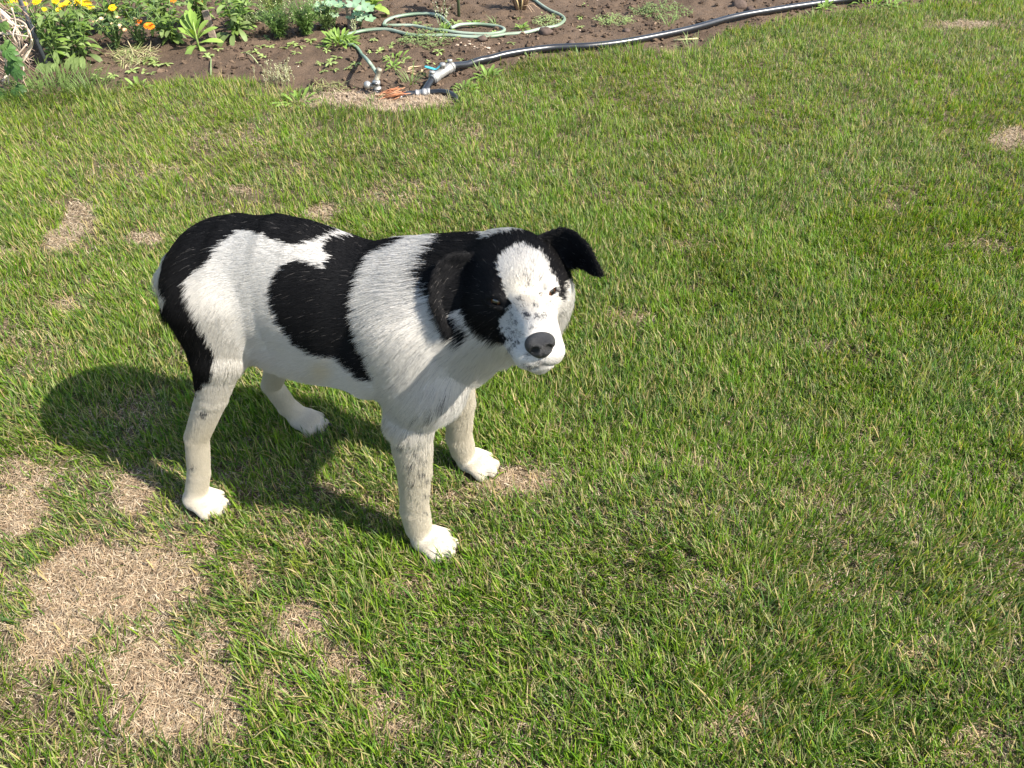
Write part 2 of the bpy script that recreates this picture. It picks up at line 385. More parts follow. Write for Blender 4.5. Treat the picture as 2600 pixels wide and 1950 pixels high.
def grass_pass(n, seed, ymin, ymax, nseg, wmul):
    x, y, r = blade_field(n, seed, ymin, ymax, None)
    # gather most of them into tufts that share a tone
    nt_ = n // 8; tid = r.integers(0, nt_, n); loose = r.random(n) < .40
    tx, ty = x[:nt_].copy(), y[:nt_].copy(); sg_ = r.uniform(.004, .014, nt_)
    x = np.where(loose, x, tx[tid] + r.normal(0, 1, n) * sg_[tid]); y = np.where(loose, y, ty[tid] + r.normal(0, 1, n) * sg_[tid])
    hx = r.random(nt_)[tid]; hy = r.random(nt_)[tid]
    bare, mx, my = patch_mask(x, y, BARE); straw, _, _ = patch_mask(x, y, STRAW, 41)
    # how lush: denser to the right and the back, thinner near the left front
    lush = np.clip(.74 + .40 * sstep(500, 1500, mx) - .30 * sstep(900, 300, mx) * sstep(950, 1500, my) + .25 * sstep(500, 250, my) * sstep(900, 300, mx), 0, 1)
    lush = lush * (.62 + .76 * fbm(x, y, 4.5, 51, 3))
    fine = fbm(x, y, 22, 52, 2)
    p = np.clip(lush * np.maximum((1 - bare) ** 1.3, .05) * (1 - straw) * (.35 + 1.3 * fine), 0, 1)
    rt_ = np.where(loose, r.random(n), .75 * r.random(nt_)[tid] + .25 * r.random(n))
    k = (rt_ < p) & (y < edge_y(x) + r.normal(0, .022, n) + .07 * (fbm(x, x * 0 + 3, 9, 77, 3) - .5)) & paw_clear(x, y)
    x, y, bare, mx, my, lush, hx, hy = [q[k] for q in (x, y, bare, mx, my, lush, hx, hy)]
    n = len(x)
    hb = (.019 + .015 * fbm(x, y, 6, 53, 2) + .008 * sstep(.35, .9, lush)) * (.75 + .5 * hy) * (1 + .30 * sstep(1100, 500, mx) * sstep(1150, 1500, my) + .15 * sstep(1200, 1700, my))
    edge_near = sstep(.30, .03, np.abs(edge_y(x) - y)); hb = hb * (1 + .25 * edge_near)
    L = hb * r.uniform(.5, 1.4, n) * (1 - .12 * sstep(2.2, 3.4, y))
    lie = 2.2 + 1.6 * (fbm(x, y, 3.5, 54, 2) - .5) * 4                    # common lie of each patch
    az = lie + (hy - .5) * 2.5 + r.normal(0, 1.1, n)
    lean = np.clip(r.normal(.42, .28, n), 0, 1.25); curl = np.clip(r.normal(.45, .45, n), -.2, 1.8)
    w = r.uniform(.0015, .0030, n) * wmul
    ci = np.minimum((fbm(x, y, 7, 55, 2) * 3.2 + r.random(n) * 1.2 + hx * 1.4).astype(int), 4)
    c = GREEN[ci] * r.uniform(.60, 1.30, (n, 1))
    c = c * np.where((hx < .12)[:, None], np.array([.75, .95, 1.5]), 1.0)     # a few bluish tufts
    warm = np.clip(.85 * sstep(1200, 200, mx) * sstep(900, 300, my) + .30 * sstep(700, 200, my) + .35 * fbm(x, y, 3, 56, 2) - .10, 0, 1)[:, None]
    c = c * (1 - warm) + c * np.array([1.28, 1.16, 1.0]) * warm
    dry = (r.random(n) < (.10 + .16 * bare + .14 * (1 - np.clip(lush, 0, 1))))
    c[dry] = np.array([.36, .29, .14]) * r.uniform(.6, 1.25, (dry.sum(), 1))
    root = c * np.array([1.0, .92, .9]) * .9; tip = c * np.array([1.08, 1.04, .95])
    tipd = r.random(n) < .22; tip[tipd] = tip[tipd] * .35 + np.array([.42, .36, .20]) * .65   # mown tips gone straw-coloured
    add_blades(x, y, gz(x, y) - .002, L, w, az, lean, curl, root, tip, nseg, r.normal(0, .5, n))
grass_pass(230000, 101, -.05, 1.15, 4, .95)
grass_pass(300000, 102, 1.15, 2.2, 3, 1.0)
grass_pass(430000, 103, 2.2, 4.6, 2, 1.15)
GRASS_M = mat_leaf('grass_blade', trans=.40, rough=.50, spec=.22, tcol=(1.25, 1.35, .4), var=.06)
flush('lawn_grass', GRASS_M, 'stuff')
def thatch_pass(n, seed, ymin, ymax, wmul):
    x, y, r = blade_field(n, seed, ymin, ymax, None)
    bare, mx, my = patch_mask(x, y, BARE); straw, _, _ = patch_mask(x, y, STRAW, 41)
    p = np.clip(.30 + .70 * bare + straw, 0, 1)
    k = (r.random(n) < p) & (y < edge_y(x) + .02 + .14 * straw) & paw_clear(x, y)
    x, y, bare, straw = x[k], y[k], bare[k], straw[k]; n = len(x)
    c = np.array([[.36, .275, .17], [.44, .35, .235], [.29, .215, .135], [.50, .41, .29], [.20, .15, .10]])[r.integers(0, 5, n)] * r.uniform(.7, 1.15, (n, 1))
    c = c * np.where((bare > .3)[:, None], np.array([1.05, .96, .90]), 1)
    L = r.uniform(.006, .024, n); up = r.uniform(.9, 1.57, n)
    add_blades(x, y, gz(x, y) + r.uniform(.000, .009, n), L, r.uniform(.0007, .0016, n) * wmul, r.uniform(0, 2 * math.pi, n), up, r.normal(.0, .4, n), c, c * 1.08, 2, r.normal(0, .9, n))
thatch_pass(420000, 201, -.05, 1.3, .9)
thatch_pass(260000, 202, 1.3, 4.5, 1.2)
def patch_litter(lst, seed, dens, wmul, size, cols):
    r = np.random.default_rng(seed); xs, ys, ss = [], [], []
    for cx, cy, rx, ry, s in lst:
        c = at(cx, cy); wx = abs(at(cx + rx, cy)[0] - c[0]) * 1.25; wy = abs(at(cx, cy - ry)[1] - at(cx, cy + ry)[1]) * .5 * 1.25
        m = int(dens * math.pi * wx * wy * s); a = r.uniform(0, 6.283, m); q = np.sqrt(r.random(m))
        xs.append(c[0] + wx * q * np.cos(a)); ys.append(c[1] + wy * q * np.sin(a)); ss.append(np.full(m, s))
    x, y = np.concatenate(xs), np.concatenate(ys)
    m_, _, _ = patch_mask(x, y, lst, seed % 97); k = (r.random(len(x)) < m_ * 1.3) & paw_clear(x, y); x, y = x[k], y[k]; n = len(x)
    c = np.array(cols)[r.integers(0, len(cols), n)] * r.uniform(.7, 1.2, (n, 1)); L = r.uniform(.5, 1.3, n) * size
    add_blades(x, y, gz(x, y) + r.uniform(.001, .010, n), L, r.uniform(.0009, .0019, n) * wmul, r.uniform(0, 6.283, n), r.uniform(1.05, 1.57, n), r.normal(0, .35, n), c, c * 1.06, 2, r.normal(0, .9, n))
LITC = [[.36, .275, .17], [.43, .34, .225], [.29, .215, .13], [.48, .40, .28], [.19, .14, .09]]
patch_litter(BARE, 31, 62000, 1.0, .017, LITC)
patch_litter(STRAW, 41, 60000, 1.5, .026, [[.34, .25, .165], [.40, .315, .22], [.28, .205, .13], [.45, .36, .265]])
STRAW_M = mat_leaf('dry_straw', trans=.15, rough=.7, spec=.2, tcol=(1.0, .95, .8), var=.06)
flush('dead_grass_litter', STRAW_M, 'stuff')
# ================================================================== GARDEN BED
def vp(px, py, y):
    """point of the vertical plane at distance y seen on the plan at (px, py)"""
    d = pix_dir(px, py); t = y / d[1]; return np.array([d[0] * t, y, CAM_H + d[2] * t])
def inst(name, mesh, parent, loc, X=None, Z=None, scale=1.0):
    """object sharing a mesh: its +X along X, its +Z towards Z, as a child of parent (parent has no rotation)"""
    o = bpy.data.objects.new(name, mesh); COL.objects.link(o)
    M = Matrix.Identity(4)
    if X is not None:
        x = Vector(X).normalized(); z = Vector(Z if Z is not None else (0, 0, 1)); z = z - x * z.dot(x)
        if z.length < 1e-3: z = Vector((0, 1, 0)) - x * x.y
        z.normalize(); y = z.cross(x)
        M = Matrix((x, y, z)).transposed().to_4x4()
    M = M @ Matrix.Scale(scale, 4); M.translation = Vector(tuple(map(float, loc)))
    if parent is not None:
        o.parent = parent; M.translation = M.translation - parent.location
    o.matrix_local = M
    return o
PR_ = random.Random(5)
U = PR_.uniform
LEAF_M = mat_leaf('garden_leaf', trans=.34, rough=.52, spec=.25, tcol=(1.3, 1.35, .45), var=.10, ovar=.28)
LEAF_BLUE = mat_leaf('waxy_leaf', trans=.22, rough=.5, spec=.35, tcol=(1.0, 1.25, .6), var=.10, ovar=.10)
STEM_M = mat_simple('green_stem', (.12, .19, .05), rough=.6, tint=True)
WOOD_M = mat_simple('grey_stake_wood', (.20, .15, .115), rough=.85, bump=.6, bscale=80, var=.25)
PETAL_M = mat_leaf('petal', trans=.25, rough=.6, spec=.2, tcol=(1.1, 1.0, .8), var=.05, ovar=.06)
TWIG_M = mat_simple('dry_twig', (.42, .33, .24), rough=.8, tint=True, var=.2)
def leaf_mesh(L, W, droop, fold, col, tip, shape=1.0, wav=0.0, nseg=6):
    return MB().leaf((0, 0, 0), (1, 0, 0), L, W, droop, None, fold, nseg, np.array(col), shape, np.array(tip), wav).mesh('leaf', LEAF_M)
CAL = [leaf_mesh(.075, .020, .35, .25, (.105, .175, .030), (.14, .215, .045), 1.35, .012),
       leaf_mesh(.062, .017, .15, .3, (.09, .16, .028), (.12, .195, .04), 1.2, .015),
       leaf_mesh(.085, .023, .65, .2, (.125, .19, .04), (.17, .245, .06), 1.4, .010),
       leaf_mesh(.050, .013, .25, .3, (.075, .14, .026), (.11, .18, .04), 1.2, .0),
       leaf_mesh(.090, .026, .85, .15, (.13, .185, .06), (.19, .25, .09), 1.5, .012)]
SNAP = [leaf_mesh(.040, .0075, .3, .2, (.055, .100, .035), (.08, .135, .05)), leaf_mesh(.032, .006, .1, .2, (.05, .09, .03), (.07, .12, .045)), leaf_mesh(.048, .009, .5, .2, (.06, .11, .035), (.09, .14, .05))]
BRT = [leaf_mesh(.125, .036, .45, .18, (.20, .30, .06), (.22, .33, .075), 1.55, .006, 7), leaf_mesh(.105, .034, .95, .15, (.19, .28, .065), (.20, .30, .08), 1.5, .006, 7), leaf_mesh(.09, .028, .2, .2, (.21, .32, .06), (.24, .36, .07), 1.45, .006, 7)]
LET = [leaf_mesh(.10, .05, .5, .25, (.22, .32, .06), (.27, .37, .08), 1.3, .02, 7), leaf_mesh(.085, .045, .8, .2, (.19, .28, .055), (.24, .34, .08), 1.2, .02, 7)]
WEEDL = [leaf_mesh(.055, .012, .55, .25, (.15, .24, .045), (.19, .29, .06), 1.3, .015), leaf_mesh(.045, .010, .9, .25, (.13, .21, .04), (.18, .27, .06), 1.3, .015)]
def flower_mesh(n, r, col, tip, lift=.25, rows=2):
    mb = MB()
    for q in range(rows):
        for i in range(n):
            a = 2 * math.pi * (i + .5 * q) / n + U(-.08, .08); k = 1 - .18 * q
            mb.leaf((.12 * r * math.cos(a), .12 * r * math.sin(a), .002 * q), (math.cos(a), math.sin(a), lift + .18 * q), r * k, r * .36, .25, None, .15, 3, np.array(col) * U(.88, 1.08), .8, np.array(tip))
    return mb.mesh('flower', PETAL_M)
def disc_mesh(r, col):
    V, Q = SPH0; mb = MB(); mb.add(V * np.array([r, r, r * .5]), Q, None, col); return mb.mesh('flower_disc', PETAL_M)
def sph(nu, nv):
    V = [(math.sin(math.pi * i / nv) * math.cos(2 * math.pi * j / nu), math.sin(math.pi * i / nv) * math.sin(2 * math.pi * j / nu), math.cos(math.pi * i / nv)) for i in range(nv + 1) for j in range(nu)]
    Q = [(i * nu + j, (i + 1) * nu + j, (i + 1) * nu + (j + 1) % nu, i * nu + (j + 1) % nu) for i in range(nv) for j in range(nu)]
    return np.array(V), np.array(Q)
SPH0 = sph(10, 6)
YEL = [flower_mesh(15, .021, (.86, .50, .010), (.90, .60, .015)), flower_mesh(13, .019, (.84, .55, .015), (.88, .66, .03), .5)]
ORG = [flower_mesh(16, .020, (.88, .20, .010), (.90, .26, .015), .3, 3)]
PEA = [flower_mesh(7, .011, (.80, .42, .22), (.84, .60, .36), .9), flower_mesh(6, .010, (.82, .58, .32), (.86, .70, .45), .8)]
DISC = disc_mesh(.0055, (.62, .26, .02)); DISC_O = disc_mesh(.005, (.45, .10, .01))

def put_flower(pl, p, kind, facing=(0, -.35, 1), s=1.0):
    me, disc = {'y': (YEL[PR_.randrange(2)], DISC), 'o': (ORG[0], DISC_O), 'p': (PEA[PR_.randrange(2)], None)}[kind]
    f = Vector((facing[0] + U(-.3, .3), facing[1] + U(-.3, .3), facing[2])).normalized(); x = Vector((1, 0, .1))
    o = inst('flower', me, pl, p, x - f * x.dot(f), f, s)
    if disc:
        d = bpy.data.objects.new('flower_disc', disc); COL.objects.link(d); d.parent = o; d.location = (0, 0, .004)
def bush(name, px, py, h, spread, nst, leaves, nleaf0, label, cat, group, flowers=(), lean=(0, 0), low=()):
    """leafy plant: stems rising from one crown, leaves along them, flowers at given points"""
    nleaf = int(nleaf0 * 1.35); b = ground_at(px, py); pl = empty(name, b); tag(pl, label, cat, group)
    mb = MB(); tips = []
    for i in range(nst):
        a = 2 * math.pi * i / nst + U(-.4, .4); rr = spread * U(.35, 1.0); hh = h * U(.65, 1.05)
        e = b + np.array([math.cos(a) * rr + lean[0], math.sin(a) * rr * .8 + lean[1], hh])
        m = b + np.array([math.cos(a) * rr * .35 + lean[0] * .3, math.sin(a) * rr * .3, hh * .5]); tips.append((b, m, e))
    for (fx, fy, k, sc) in flowers:
        e = vp(fx, fy, b[1] + U(-.08, .05)); m = b + (e - b) * .5 + np.array([U(-.03, .03), U(-.03, .03), .03]); tips.append((b, m, e))
        put_flower(pl, e, k, s=sc)
    for (p0, p1, p2) in tips:
        c = spline([p0, p1, p2], 7); mb.tube(c - b, np.linspace(.0032, .0016, 7), 6, (.11, .17, .045))
    mb.build('stem', STEM_M, pl)
    for i in range(nleaf):
        c = spline(tips[i % len(tips)], 21); t = U(.12, 1.0) if i >= nst else 1.0
        p = c[int(t * 20)]; a = U(0, 2 * math.pi); el = U(-.15, .75) + .3 * t
        inst('leaf', PR_.choice(leaves), pl, p, (math.cos(a) * math.cos(el), math.sin(a) * math.cos(el), math.sin(el)), (U(-.3, .3), U(-.5, .1), 1), U(.55, 1.05) * (1.1 - .3 * t))
    for (me, dx, dy, dz, el, sc) in low:
        inst('leaf', me, pl, b + np.array([dx * .03, dy * .03, .015 + dz]), (dx, dy, el), (0, -.2, 1), sc)
    return pl
G1 = 'flowering plants along the back of the bed'
lowp = lambda n: [(CAL[4], math.cos(a), math.sin(a) - .35, .01, .35, U(.9, 1.3)) for a in [U(math.pi, 2 * math.pi) for _ in range(n)]]
bush('flowering_plant', 152, 160, .24, .11, 9, CAL, 90, 'leafy calendula plant with pale broad lower leaves just right of the grey pole', 'plant', G1, [(94, 4, 'y', 1), (112, 24, 'y', .55)], low=lowp(6))
bush('flowering_plant', 216, 148, .24, .12, 9, CAL, 90, 'calendula plant with drooping lower leaves behind the cut weed pile, two yellow blooms', 'plant', G1, [(160, 15, 'y', .9), (172, 9, 'y', .8), (150, 26, 'y', .7), (187, 16, 'p', .9)], low=lowp(4))
bush('flowering_plant', 300, 124, .19, .14, 9, SNAP, 170, 'bushy snapdragon with thin dark leaves and peach blossoms', 'plant', G1, [(250, 58, 'p', 1.3), (258, 50, 'p', 1.2), (310, 74, 'p', 1.3), (240, 55, 'p', 1), (268, 40, 'p', 1), (300, 46, 'p', 1), (283, 62, 'p', 1.1), (262, 66, 'p', 1.1), (305, 66, 'p', 1), (318, 78, 'p', 1.1)])
bush('flowering_plant', 362, 120, .18, .13, 9, SNAP, 170, 'dark snapdragon under the brightest orange flower', 'plant', G1, [(379, 67, 'o', 1.15), (353, 57, 'o', .8), (343, 50, 'p', 1.1), (349, 66, 'p', 1.2)])
bush('flowering_plant', 115, 118, .23, .14, 9, CAL, 90, 'calendula plant behind the grey pole with several yellow blooms', 'plant', G1, [(60, 13, 'y', 1), (142, 3, 'y', .9), (46, 3, 'y', .8)])
bush('flowering_plant', 205, 92, .20, .14, 9, CAL, 85, 'calendula plant carrying the large double yellow bloom', 'plant', G1, [(232, 20, 'y', .8), (205, 5, 'y', 1.35), (218, 9, 'y', 1.2), (198, 14, 'p', .9)])
bush('flowering_plant', 280, 78, .17, .14, 9, CAL + BRT[2:], 80, 'calendula plant with upright light leaves and a pair of small yellow blooms', 'plant', G1, [(286, 20, 'y', .95), (279, 29, 'y', .8)])
bush('flowering_plant', 345, 66, .16, .14, 9, CAL, 80, 'low calendula plant behind the orange flower without open blooms', 'plant', G1)
bush('flowering_plant', 38, 92, .20, .12, 8, CAL, 70, 'calendula plant left of the grey pole with three yellow blooms', 'plant', G1, [(14, 3, 'y', 1), (30, 3, 'y', 1), (29, 21, 'y', 1.15), (8, 72, 'y', .95)])
G2 = 'leafy plants round the wooden stake'
bush('leafy_plant', 440, 112, .19, .14, 9, CAL, 95, 'dark leafy plant in shade left of the bright rosette', 'plant', G2, [])
bush('leafy_plant', 520, 66, .26, .14, 10, CAL, 100, 'tall leafy plant with an orange bloom behind the wooden stake', 'plant', G2, [(507, 6, 'o', .85), (440, 2, 'o', .7)])
bush('leafy_plant', 604, 98, .22, .13, 9, CAL, 100, 'leafy plant with arching pale leaves right of the wooden stake', 'plant', G2, [], low=lowp(5))
bush('leafy_plant', 420, 62, .20, .14, 8, CAL, 70, 'leafy plant at the back between the snapdragon and the tall stake plant', 'plant', G2, [])
bush('leafy_plant', 620, 66, .18, .14, 8, CAL, 70, 'leafy plant at the back, nearest to the feathery weeds', 'plant', G2, [])
# bright rosette
b = ground_at(506, 124); ro = tag(empty('rosette_plant', b), 'bright green rosette plant with large smooth leaves before the wooden stake', 'plant')
for a, el, me, sc, hz in [(-2.75, .05, 1, 1.05, .02), (-1.95, .25, 1, 1.15, .02), (-.95, .10, 1, .85, .02), (-.10, .38, 0, 1.10, .03), (.3, .7, 0, 1, .05), (2.6, 1.0, 0, 1.05, .05), (2.2, 1.15, 0, 1.1, .07), (1.3, 1.35, 2, 1.1, .08), (.9, .9, 0, .9, .06), (-2.3, .8, 2, 1, .05), (-.6, .85, 2, 1, .05), (-1.5, 1.0, 2, .9, .06), (3.0, .7, 2, 1.1, .05), (1.8, 1.25, 2, 1.15, .09), (-1.2, 1.35, 2, .7, .09), (.1, 1.2, 2, .9, .08)]:
    inst('leaf', BRT[me], ro, b + np.array([.01 * math.cos(a), .01 * math.sin(a), hz]), (math.cos(a) * math.cos(el), math.sin(a) * math.cos(el), math.sin(el)), (0, -.25, 1), sc * .84)
mb = MB(); mb.tube([(0, 0, -.01), (0, 0, .06), (.004, 0, .13)], [.006, .005, .003], 8, (.20, .28, .07)); mb.build('stem', STEM_M, ro)
# wooden stakes
def stake(px, py, tx, ty, w, label, tilt=0):
    b = ground_at(px, py); top = vp(tx, ty, b[1] + tilt); mb = MB(); d = top - b; L = np.linalg.norm(d); z = d / L; x = np.cross([0, 1, 0], z); x /= np.linalg.norm(x); y = np.cross(z, x)
    n = 6; V = []; 
    for i in range(n + 1):
        t = i / n * 1.25 - .25
        for sx, sy in ((-1, -1), (1, -1), (1, 1), (-1, 1)): V.append(d * t + x * sx * w * .5 * (1 + U(-.05, .05)) + y * sy * w * .22 + (0 if i < n else z * U(-.006, .006)))
    Q = [(4 * i + j, 4 * i + (j + 1) % 4, 4 * i + 4 + (j + 1) % 4, 4 * i + 4 + j) for i in range(n) for j in range(4)] + [(4 * n, 4 * n + 1, 4 * n + 2, 4 * n + 3)]
    mb.add(V, Q); o = mb.build('wooden_stake', WOOD_M, None, False, b); tag(o, label, 'stake', 'wooden stakes marking rows')
stake(546, 112, 521, 28, .030, 'short weathered wooden stake behind the bright green rosette', .03)
stake(890, 70, 877, -25, .024, 'weathered wooden stake among the blue-green lobed leaves', .0)

# feathery weeds with tiny pale flowers
FEATH = mat_leaf('feathery_leaf', trans=.35, rough=.5, spec=.3, var=.1, ovar=.12)
def feathery(px, py, h, spread, n, label, col=(.10, .165, .04), dots=60):
    b = ground_at(px, py); pl = tag(empty('feathery_weed', b), label, 'weed', 'feathery weeds by the lobed leaves'); mb = MB(); fb = MB(); sm = MB()
    for i in range(n):
        a = U(0, 2 * math.pi); rr = spread * math.sqrt(U(.02, 1)); hh = h * U(.6, 1.05) * (1 - .35 * (rr / spread) ** 2)
        e = np.array([math.cos(a) * rr, math.sin(a) * rr, hh]); c = spline([(0, 0, 0), e * np.array([.4, .4, .55]), e], 9); sm.tube(c, np.linspace(.0018, .0007, 9), 4, np.array(col) * 1.1, False)
        for j in range(26):
            t = U(.15, 1); p = c[int(t * 8)]; a2 = U(0, 6.28); el = U(-.2, 1.0)
            mb.leaf(p, (math.cos(a2) * math.cos(el), math.sin(a2) * math.cos(el), math.sin(el)), U(.014, .034), U(.003, .006), U(0, .6), None, .2, 2, np.array(col) * U(.7, 1.35), 1.0, np.array(col) * 1.4)
        if i < dots:
            for q in range(1):
                p = e + np.array([U(-.015, .015), U(-.015, .015), U(-.01, .01)]); V, Q = sph(5, 3); fb.add(V * U(.0016, .0032) + p, Q, None, (.50, .52, .30))
    sm.build('stem', STEM_M, pl); tag(mb.build('foliage', FEATH, pl), kind='stuff'); tag(fb.build('tiny_flowers', PETAL_M, pl), kind='stuff')
feathery(712, 96, .17, .11, 52, 'bushy feathery weed with pale specks of flower, left of the other two')
feathery(778, 92, .20, .12, 60, 'densest feathery weed, right in front of the lobed blue-green leaves')
feathery(830, 78, .16, .10, 40, 'sprawling feathery weed beside the second wooden stake', (.11, .16, .05))
feathery(700, 48, .18, .12, 44, 'yellowish feathery weed at the back behind its neighbours', (.15, .19, .05))
feathery(628, 70, .10, .08, 22, 'thin greyish feathery weed against dark soil at the back', (.11, .14, .06))

# lobed blue-green leaves
def lobed_mesh(r, col):
    n = 30; V = [(0, 0, 0)]; C = [np.array(col) * 1.25]
    for ring, k in ((.5, .5), (1.0, 1.0)):
        for i in range(n):
            a = -math.pi + 2 * math.pi * (i + .5) / n
            q = (.80 + .20 * math.cos(5 * a)) * (1 - .55 * math.exp(-((abs(a) - math.pi) / .38) ** 2))
            x = r * ring * q * math.cos(a); y = r * ring * q * math.sin(a)
            V.append((x + .1 * r, y, .16 * r * (x * x + y * y) / r / r + .05 * r * k * math.sin(3 * a + 1) - .18 * r * max(0, math.cos(a)) ** 2 * k * k)); C.append(np.array(col) * (1.12 if ring < .8 else .95))
    T = [(0, 1 + i, 1 + (i + 1) % n) for i in range(n)]; Q = [(1 + i, 1 + n + i, 1 + n + (i + 1) % n, 1 + (i + 1) % n) for i in range(n)]
    mb = MB(); mb.add(V, Q, T, np.array(C)); return mb.mesh('leaf', LEAF_BLUE)
LOB = [lobed_mesh(.042, (.20, .30, .19)), lobed_mesh(.032, (.18, .29, .16)), lobed_mesh(.026, (.22, .31, .20))]
def lobed(px, py, leaves, label):
    b = ground_at(px, py); pl = tag(empty('lobed_plant', b), label, 'plant', 'lobed plants at the second stake'); sm = MB()
    for (lx, ly, k, nx, ny, rot) in leaves:
        e = vp(lx, ly, b[1] - .03 + U(-.04, .04)); sm.tube(spline([(0, 0, 0), (e - b) * np.array([.4, .4, .75]), e - b], 7), .0024, 6, (.16, .22, .08))
        z = Vector((nx, ny, 1)).normalized(); inst('leaf', LOB[k], pl, e, (math.cos(rot), math.sin(rot), -.25), z)
    sm.build('stem', STEM_M, pl)
lobed(850, 70, [(812, 16, 0, -.1, -.9, -1.9), (838, 4, 0, .1, -.9, -1.5), (826, 28, 0, 0, -1.1, -1.5), (860, 10, 1, .2, -.8, -1.2), (850, 36, 2, .1, -.8, -1.7), (872, 8, 0, 0, -1, -1.4)], 'plant with lobed blue-green leaves left of the second wooden stake')
lobed(915, 66, [(896, 6, 0, .1, -.9, -1.1), (918, 14, 0, .2, -.9, -1.0), (936, 20, 1, .3, -.8, -.7), (908, 32, 1, 0, -.9, -1.4), (938, 46, 1, .5, -.8, -1.0), (890, 42, 2, 0, -.9, -1.6), (912, 46, 2, .4, -1, -1.0), (926, 36, 2, .5, -.9, -1.2)], 'plant with lobed blue-green leaves right of the second wooden stake')
b = ground_at(952, 44); pl = tag(empty('lettuce_plant', b), 'yellow-green leafy lettuce at the back, right of the second stake', 'plant')
for i in range(15):
    a = 2.4 * i; el = 1.25 - .07 * i; inst('leaf', LET[i % 2], pl, b + (0, 0, .03 + .06 * (1 - i / 15)), (math.cos(a) * math.cos(el), math.sin(a) * math.cos(el), math.sin(el)), (0, -.2, 1), U(.8, 1.1))

# bright weed over the hose, and other rosettes of narrow leaves
def rosette(px, py, n, s, label, name='rosette_weed', leaves=WEEDL, cat='weed', group='bright rosette weeds', upr=0.0, rad=.02):
    b = ground_at(px, py); pl = tag(empty(name, b), label, cat, group)
    for i in range(n):
        a = 2.39996 * i + U(-.2, .2); el = U(.15, .65) + .9 * (1 - i / n) + upr; q = rad * math.sqrt(i / n)
        inst('leaf', PR_.choice(leaves), pl, b + np.array([q * math.cos(a), q * math.sin(a), .006]), (math.cos(a) * math.cos(el), math.sin(a) * math.cos(el), math.sin(el)), (0, -.2, 1), s * U(.7, 1.15))
rosette(864, 118, 70, 1.15, 'large bright yellow-green weed clump growing over the green hose', rad=.05, upr=.15)
rosette(892, 122, 14, .7, 'small yellow-green weed where the hose dips under the large clump', rad=.02)
rosette(1207, 62, 22, .75, 'dense small rosette weed above the right hose loop', rad=.02)
rosette(1327, 78, 20, .75, 'dense small rosette weed inside the outer bend of the hose', rad=.02)
rosette(1130, 84, 16, .85, 'leafy weed foot of the tall white-flowered stem beside the hose loops', rad=.02, upr=.2)
rosette(1005, 154, 16, .75, 'cluster of seedlings in the middle of the bare soil', rad=.05)
rosette(998, 176, 12, .85, 'flat star-shaped rosette weed left of the blue valve lever', rad=.012)
rosette(1240, 200, 26, 1.0, 'bright leafy weed at the grass edge below the black pipe', rad=.03, upr=.1)
rosette(1180, 232, 24, .8, 'leafy weed in the grass right of the pipe tee', rad=.04)
rosette(2095, 24, 16, 1.1, 'leafy weed growing over the far right end of the black pipe', rad=.02, upr=.25)
rosette(2215, 8, 40, 1.2, 'dark leafy weed clump beyond the right end of the black pipe', rad=.10, upr=.2)
rosette(2265, 22, 20, .9, 'pale weed patch right of the dark clump at the pipe end', rad=.09)
rosette(760, 262, 26, 1.0, 'broad-leaved weed in the grass left of the straw patch', rad=.06)
rosette(355, 226, 16, .9, 'broad-leaved weed at the grass edge below the soil', rad=.04)

# creeping mats of small leaves
def mat_weed(px, py, rx, ry, n, label, col=(.19, .25, .09)):
    b = ground_at(px, py); mb = MB()
    for i in range(n):
        a = U(0, 6.28); q = math.sqrt(U(0, 1)); w = ground_at(px + rx * q * math.cos(a) * U(.8, 1.2), py + ry * q * math.sin(a)); a2 = U(0, 6.28); el = U(0, .8)
        for k in range(3):
            mb.leaf(w - b + np.array([0, 0, U(.004, .022)]), (math.cos(a2 + 2.1 * k) * math.cos(el), math.sin(a2 + 2.1 * k) * math.cos(el), math.sin(el)), U(.009, .018), U(.004, .008), .3, None, .2, 2, np.array(col) * U(.7, 1.25), 1.2, np.array(col) * 1.2)
    o = mb.build('creeping_weed', LEAF_M, None, True, b); tag(o, label, 'weed', 'creeping weed mats on the soil')
mat_weed(1078, 108, 62, 20, 190, 'wide grey-green creeping weed mat below the crossing of the hose')
mat_weed(1388, 60, 34, 14, 80, 'pale creeping weed mat just inside the outer bend of the hose', (.20, .25, .10))
mat_weed(1560, 52, 50, 15, 120, 'creeping weed mat in the open soil right of the hose bend')
mat_weed(1690, 30, 66, 24, 170, 'large straggling weed mat above the long black pipe', (.17, .24, .08))
mat_weed(1630, 30, 30, 9, 50, 'thin arm of creeping weed left of the large straggling mat', (.20, .26, .10))

